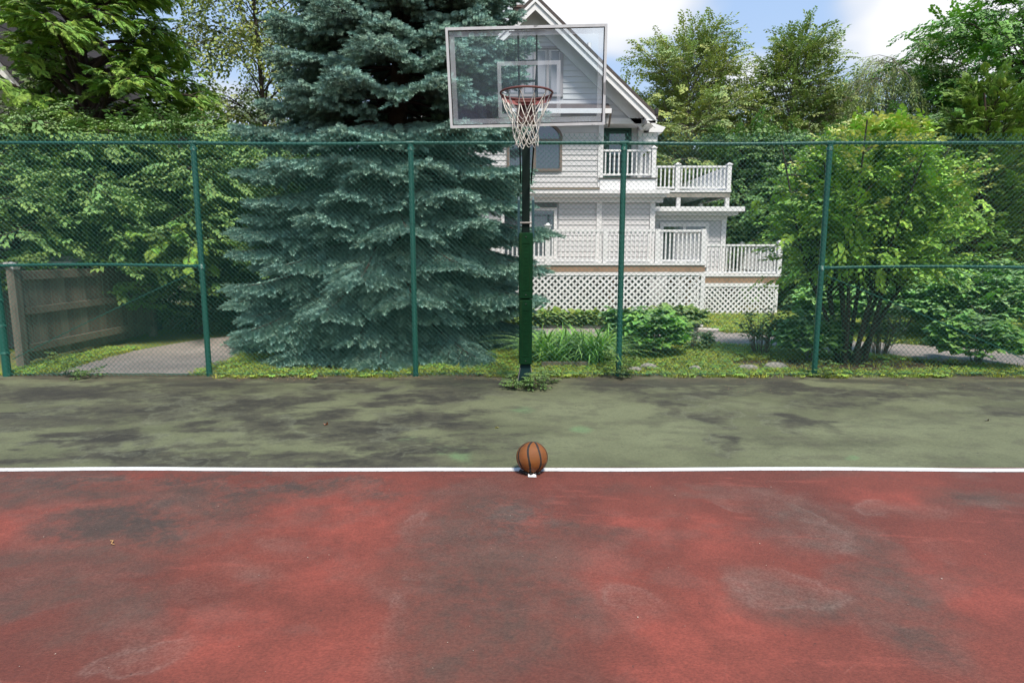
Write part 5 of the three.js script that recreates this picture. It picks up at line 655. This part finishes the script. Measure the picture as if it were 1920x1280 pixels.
const weedLeaf = leafPiece(9, 0.13, 0.055, 0.3, 201, { flat: 0.8 });
for (const [x, z, n, h, s, label] of [[0.02, -7.5, 26, 0.12, 211, 'low weed at the left side of the hoop base'], [0.30, -7.42, 34, 0.2, 212, 'taller weed at the right side of the hoop base'], [0.14, -7.38, 24, 0.08, 213, 'flat weed in front of the hoop base'], [0.42, -7.75, 30, 0.16, 218, 'weed behind the hoop base towards the fence'], [1.42, -8.12, 60, 0.36, 214, 'leafy weed wrapped round the foot of the centre fence post'], [-5.95, -8.22, 26, 0.3, 215, 'spindly weed by the fence at the edge of the drive'], [-5.55, -8.12, 22, 0.1, 216, 'low weed on the court edge at far left'], [4.15, -8.2, 30, 0.2, 217, 'weed at the foot of the fourth fence post']]) {
  const o = thing('weed', label, 'weed', [x, 0, z], 'weeds along the court edge'), R = RNG(s), l = [], w = new MB(); for (let i = 0; i < 5; i++) { const a = R() * 6.28; w.tube([V(x, 0, z), V(x + 0.05 * Math.cos(a), h * 0.6, z + 0.05 * Math.sin(a)), V(x + 0.12 * Math.cos(a), h, z + 0.12 * Math.sin(a))], [0.003, 0.002, 0.001], 3); } for (let i = 0; i < n; i++) { const a = R() * 6.28, r = (z > -7.8 ? 0.085 : 0.13) * Math.sqrt(R()); l.push([V(x + r * Math.cos(a), 0.01 + h * R(), z + r * Math.sin(a)), V(Math.cos(a), 0.3, Math.sin(a)), V(0, 1, 0), 0.5 + 0.5 * R(), tint(R, 0.25, 0.15)]); } w.build('stems', leafMat([0.07, 0.12, 0.03]), o); const g = new MB(); copies('foliage', weedLeaf, leafMat([0.085, 0.19, 0.03]), l, o);
}
{ // pale stones in the grass, bark scraps, fallen leaves
  const stoneM = mat([0.5, 0.46, 0.4], 0.95, { bumpMap: grainAt(3), bumpScale: 0.02 });
  [[3.29, -8.62, 0.11, 'flat pale stone in the grass left of the fourth fence post'], [3.72, -8.72, 0.13, 'larger pale stone nearest the fourth fence post'], [1.68, -8.5, 0.08, 'small pale stone beside the centre fence post'], [1.92, -8.72, 0.1, 'pale stone in the grass right of the centre fence post'], [2.55, -8.6, 0.07, 'small lone stone midway between two fence posts']].forEach(([x, z, r, label], i) => { const g = new THREE.IcosahedronGeometry(r, 3), p = g.attributes.position; for (let k = 0; k < p.count; k++) { const v = V(p.getX(k), p.getY(k), p.getZ(k)), n = 0.75 + 0.5 * fbm(v.x / r * 1.3 + i * 5, v.y / r * 1.3 + v.z / r, 3); p.setXYZ(k, v.x * n * 1.3, v.y * n * 0.5, v.z * n); } g.computeVertexNormals(); const o = put('stone', g, stoneM, scene, false); o.position.set(x, 0.03, z); tag(o, label, 'stone', 'stones in the grass'); });
  const R = RNG(221), flat = leafPiece(1, 0.01, 0.05, 0.32, 222, { flat: 0.1 }), chips = [], specks = [];
  for (let i = 0; i < 1700; i++) { const x = mix(-4.2, 0.2, Math.pow(R(), 0.8)), z = -8.34 + 0.5 * R() * R(); if (noise2(x * 2.2, 4) < 0.42) continue; chips.push([V(x, 0.006, z), V(R() - 0.5, 0, R() - 0.5), V(0.2 * (R() - 0.5), 1, 0), 0.35 + 0.5 * R(), tint(R, 0.35, 0.1)]); }
  for (let i = 0; i < 500; i++) chips.push([V(mix(2.9, 6.8, R()), 0.0, mix(-9.7, -8.2, R())), V(R() - 0.5, 0.1, R() - 0.5), V(0.4 * (R() - 0.5), 1, 0), 0.5 + 0.7 * R(), tint(R, 0.4, 0.15)]);
  for (let i = 0; i < 260; i++) chips.push([V(mix(2.6, 7.0, R()), 0.004, -8.22 + 1.1 * Math.pow(R(), 2.5)), V(R() - 0.5, 0.05, R() - 0.5), V(0.2 * (R() - 0.5), 1, 0), 0.25 + 0.4 * R(), tint(R, 0.4, 0.1)]);
  const o = copies('leaf_litter', flat, leafMat([0.30, 0.19, 0.11], 0.9, 0.1), chips, scene); o.userData.label = 'brown fallen leaves and needles along the foot of the fence';
  for (let i = 0; i < 190; i++) specks.push([V(mix(-6, 6, R()), 0.006, mix(-8, -2.1, Math.sqrt(R()))), V(R() - 0.5, 0.1, R() - 0.5), V(0.3 * (R() - 0.5), 1, 0), (0.1 + 0.22 * R() * R()), tint(R, 0.3, 0.1)]);
  copies('petal_litter', flat, leafMat([0.62, 0.55, 0.45], 0.9, 0.1), specks, scene).userData.label = 'pale petal specks scattered over the court';
  const one = (name, label, g, c, x, z, s, ry) => { const q = put(name, g.clone(), leafMat(c, 0.8, 0.1), scene, false); q.position.set(x, 0.008, z); q.rotation.y = ry; q.scale.setScalar(s); tag(q, label, 'leaf'); };
  one('fallen_leaf', 'curled orange-brown leaf on the green court left of centre', leafPiece(1, 0.01, 0.06, 0.35, 231, { curl: 0.35 }), [0.42, 0.16, 0.07], -1.778, -5.785, 1.1, 1); one('fallen_leaf', 'small pale yellow leaf on the green court above the ball', leafPiece(1, 0.01, 0.06, 0.3, 232, { curl: 0.2 }), [0.55, 0.58, 0.2], -0.115, -5.71, 0.9, 2.2); one('fallen_leaf', 'dark shrivelled leaf on the green court far right', leafPiece(1, 0.01, 0.06, 0.3, 233, { curl: 0.3 }), [0.05, 0.04, 0.03], 4.62, -5.95, 0.8, 0.3);
  tag(new MB().tube([V(-2.30, 0.006, -3.40), V(-2.275, 0.012, -3.385), V(-2.27, 0.008, -3.36), V(-2.245, 0.007, -3.35)], [0.003, 0.004, 0.003, 0.002], 5).build('twig', mat([0.45, 0.25, 0.10], 0.9)), 'tiny bent orange twig on the red court at left', 'twig');
}
renderer.render(scene, camera);
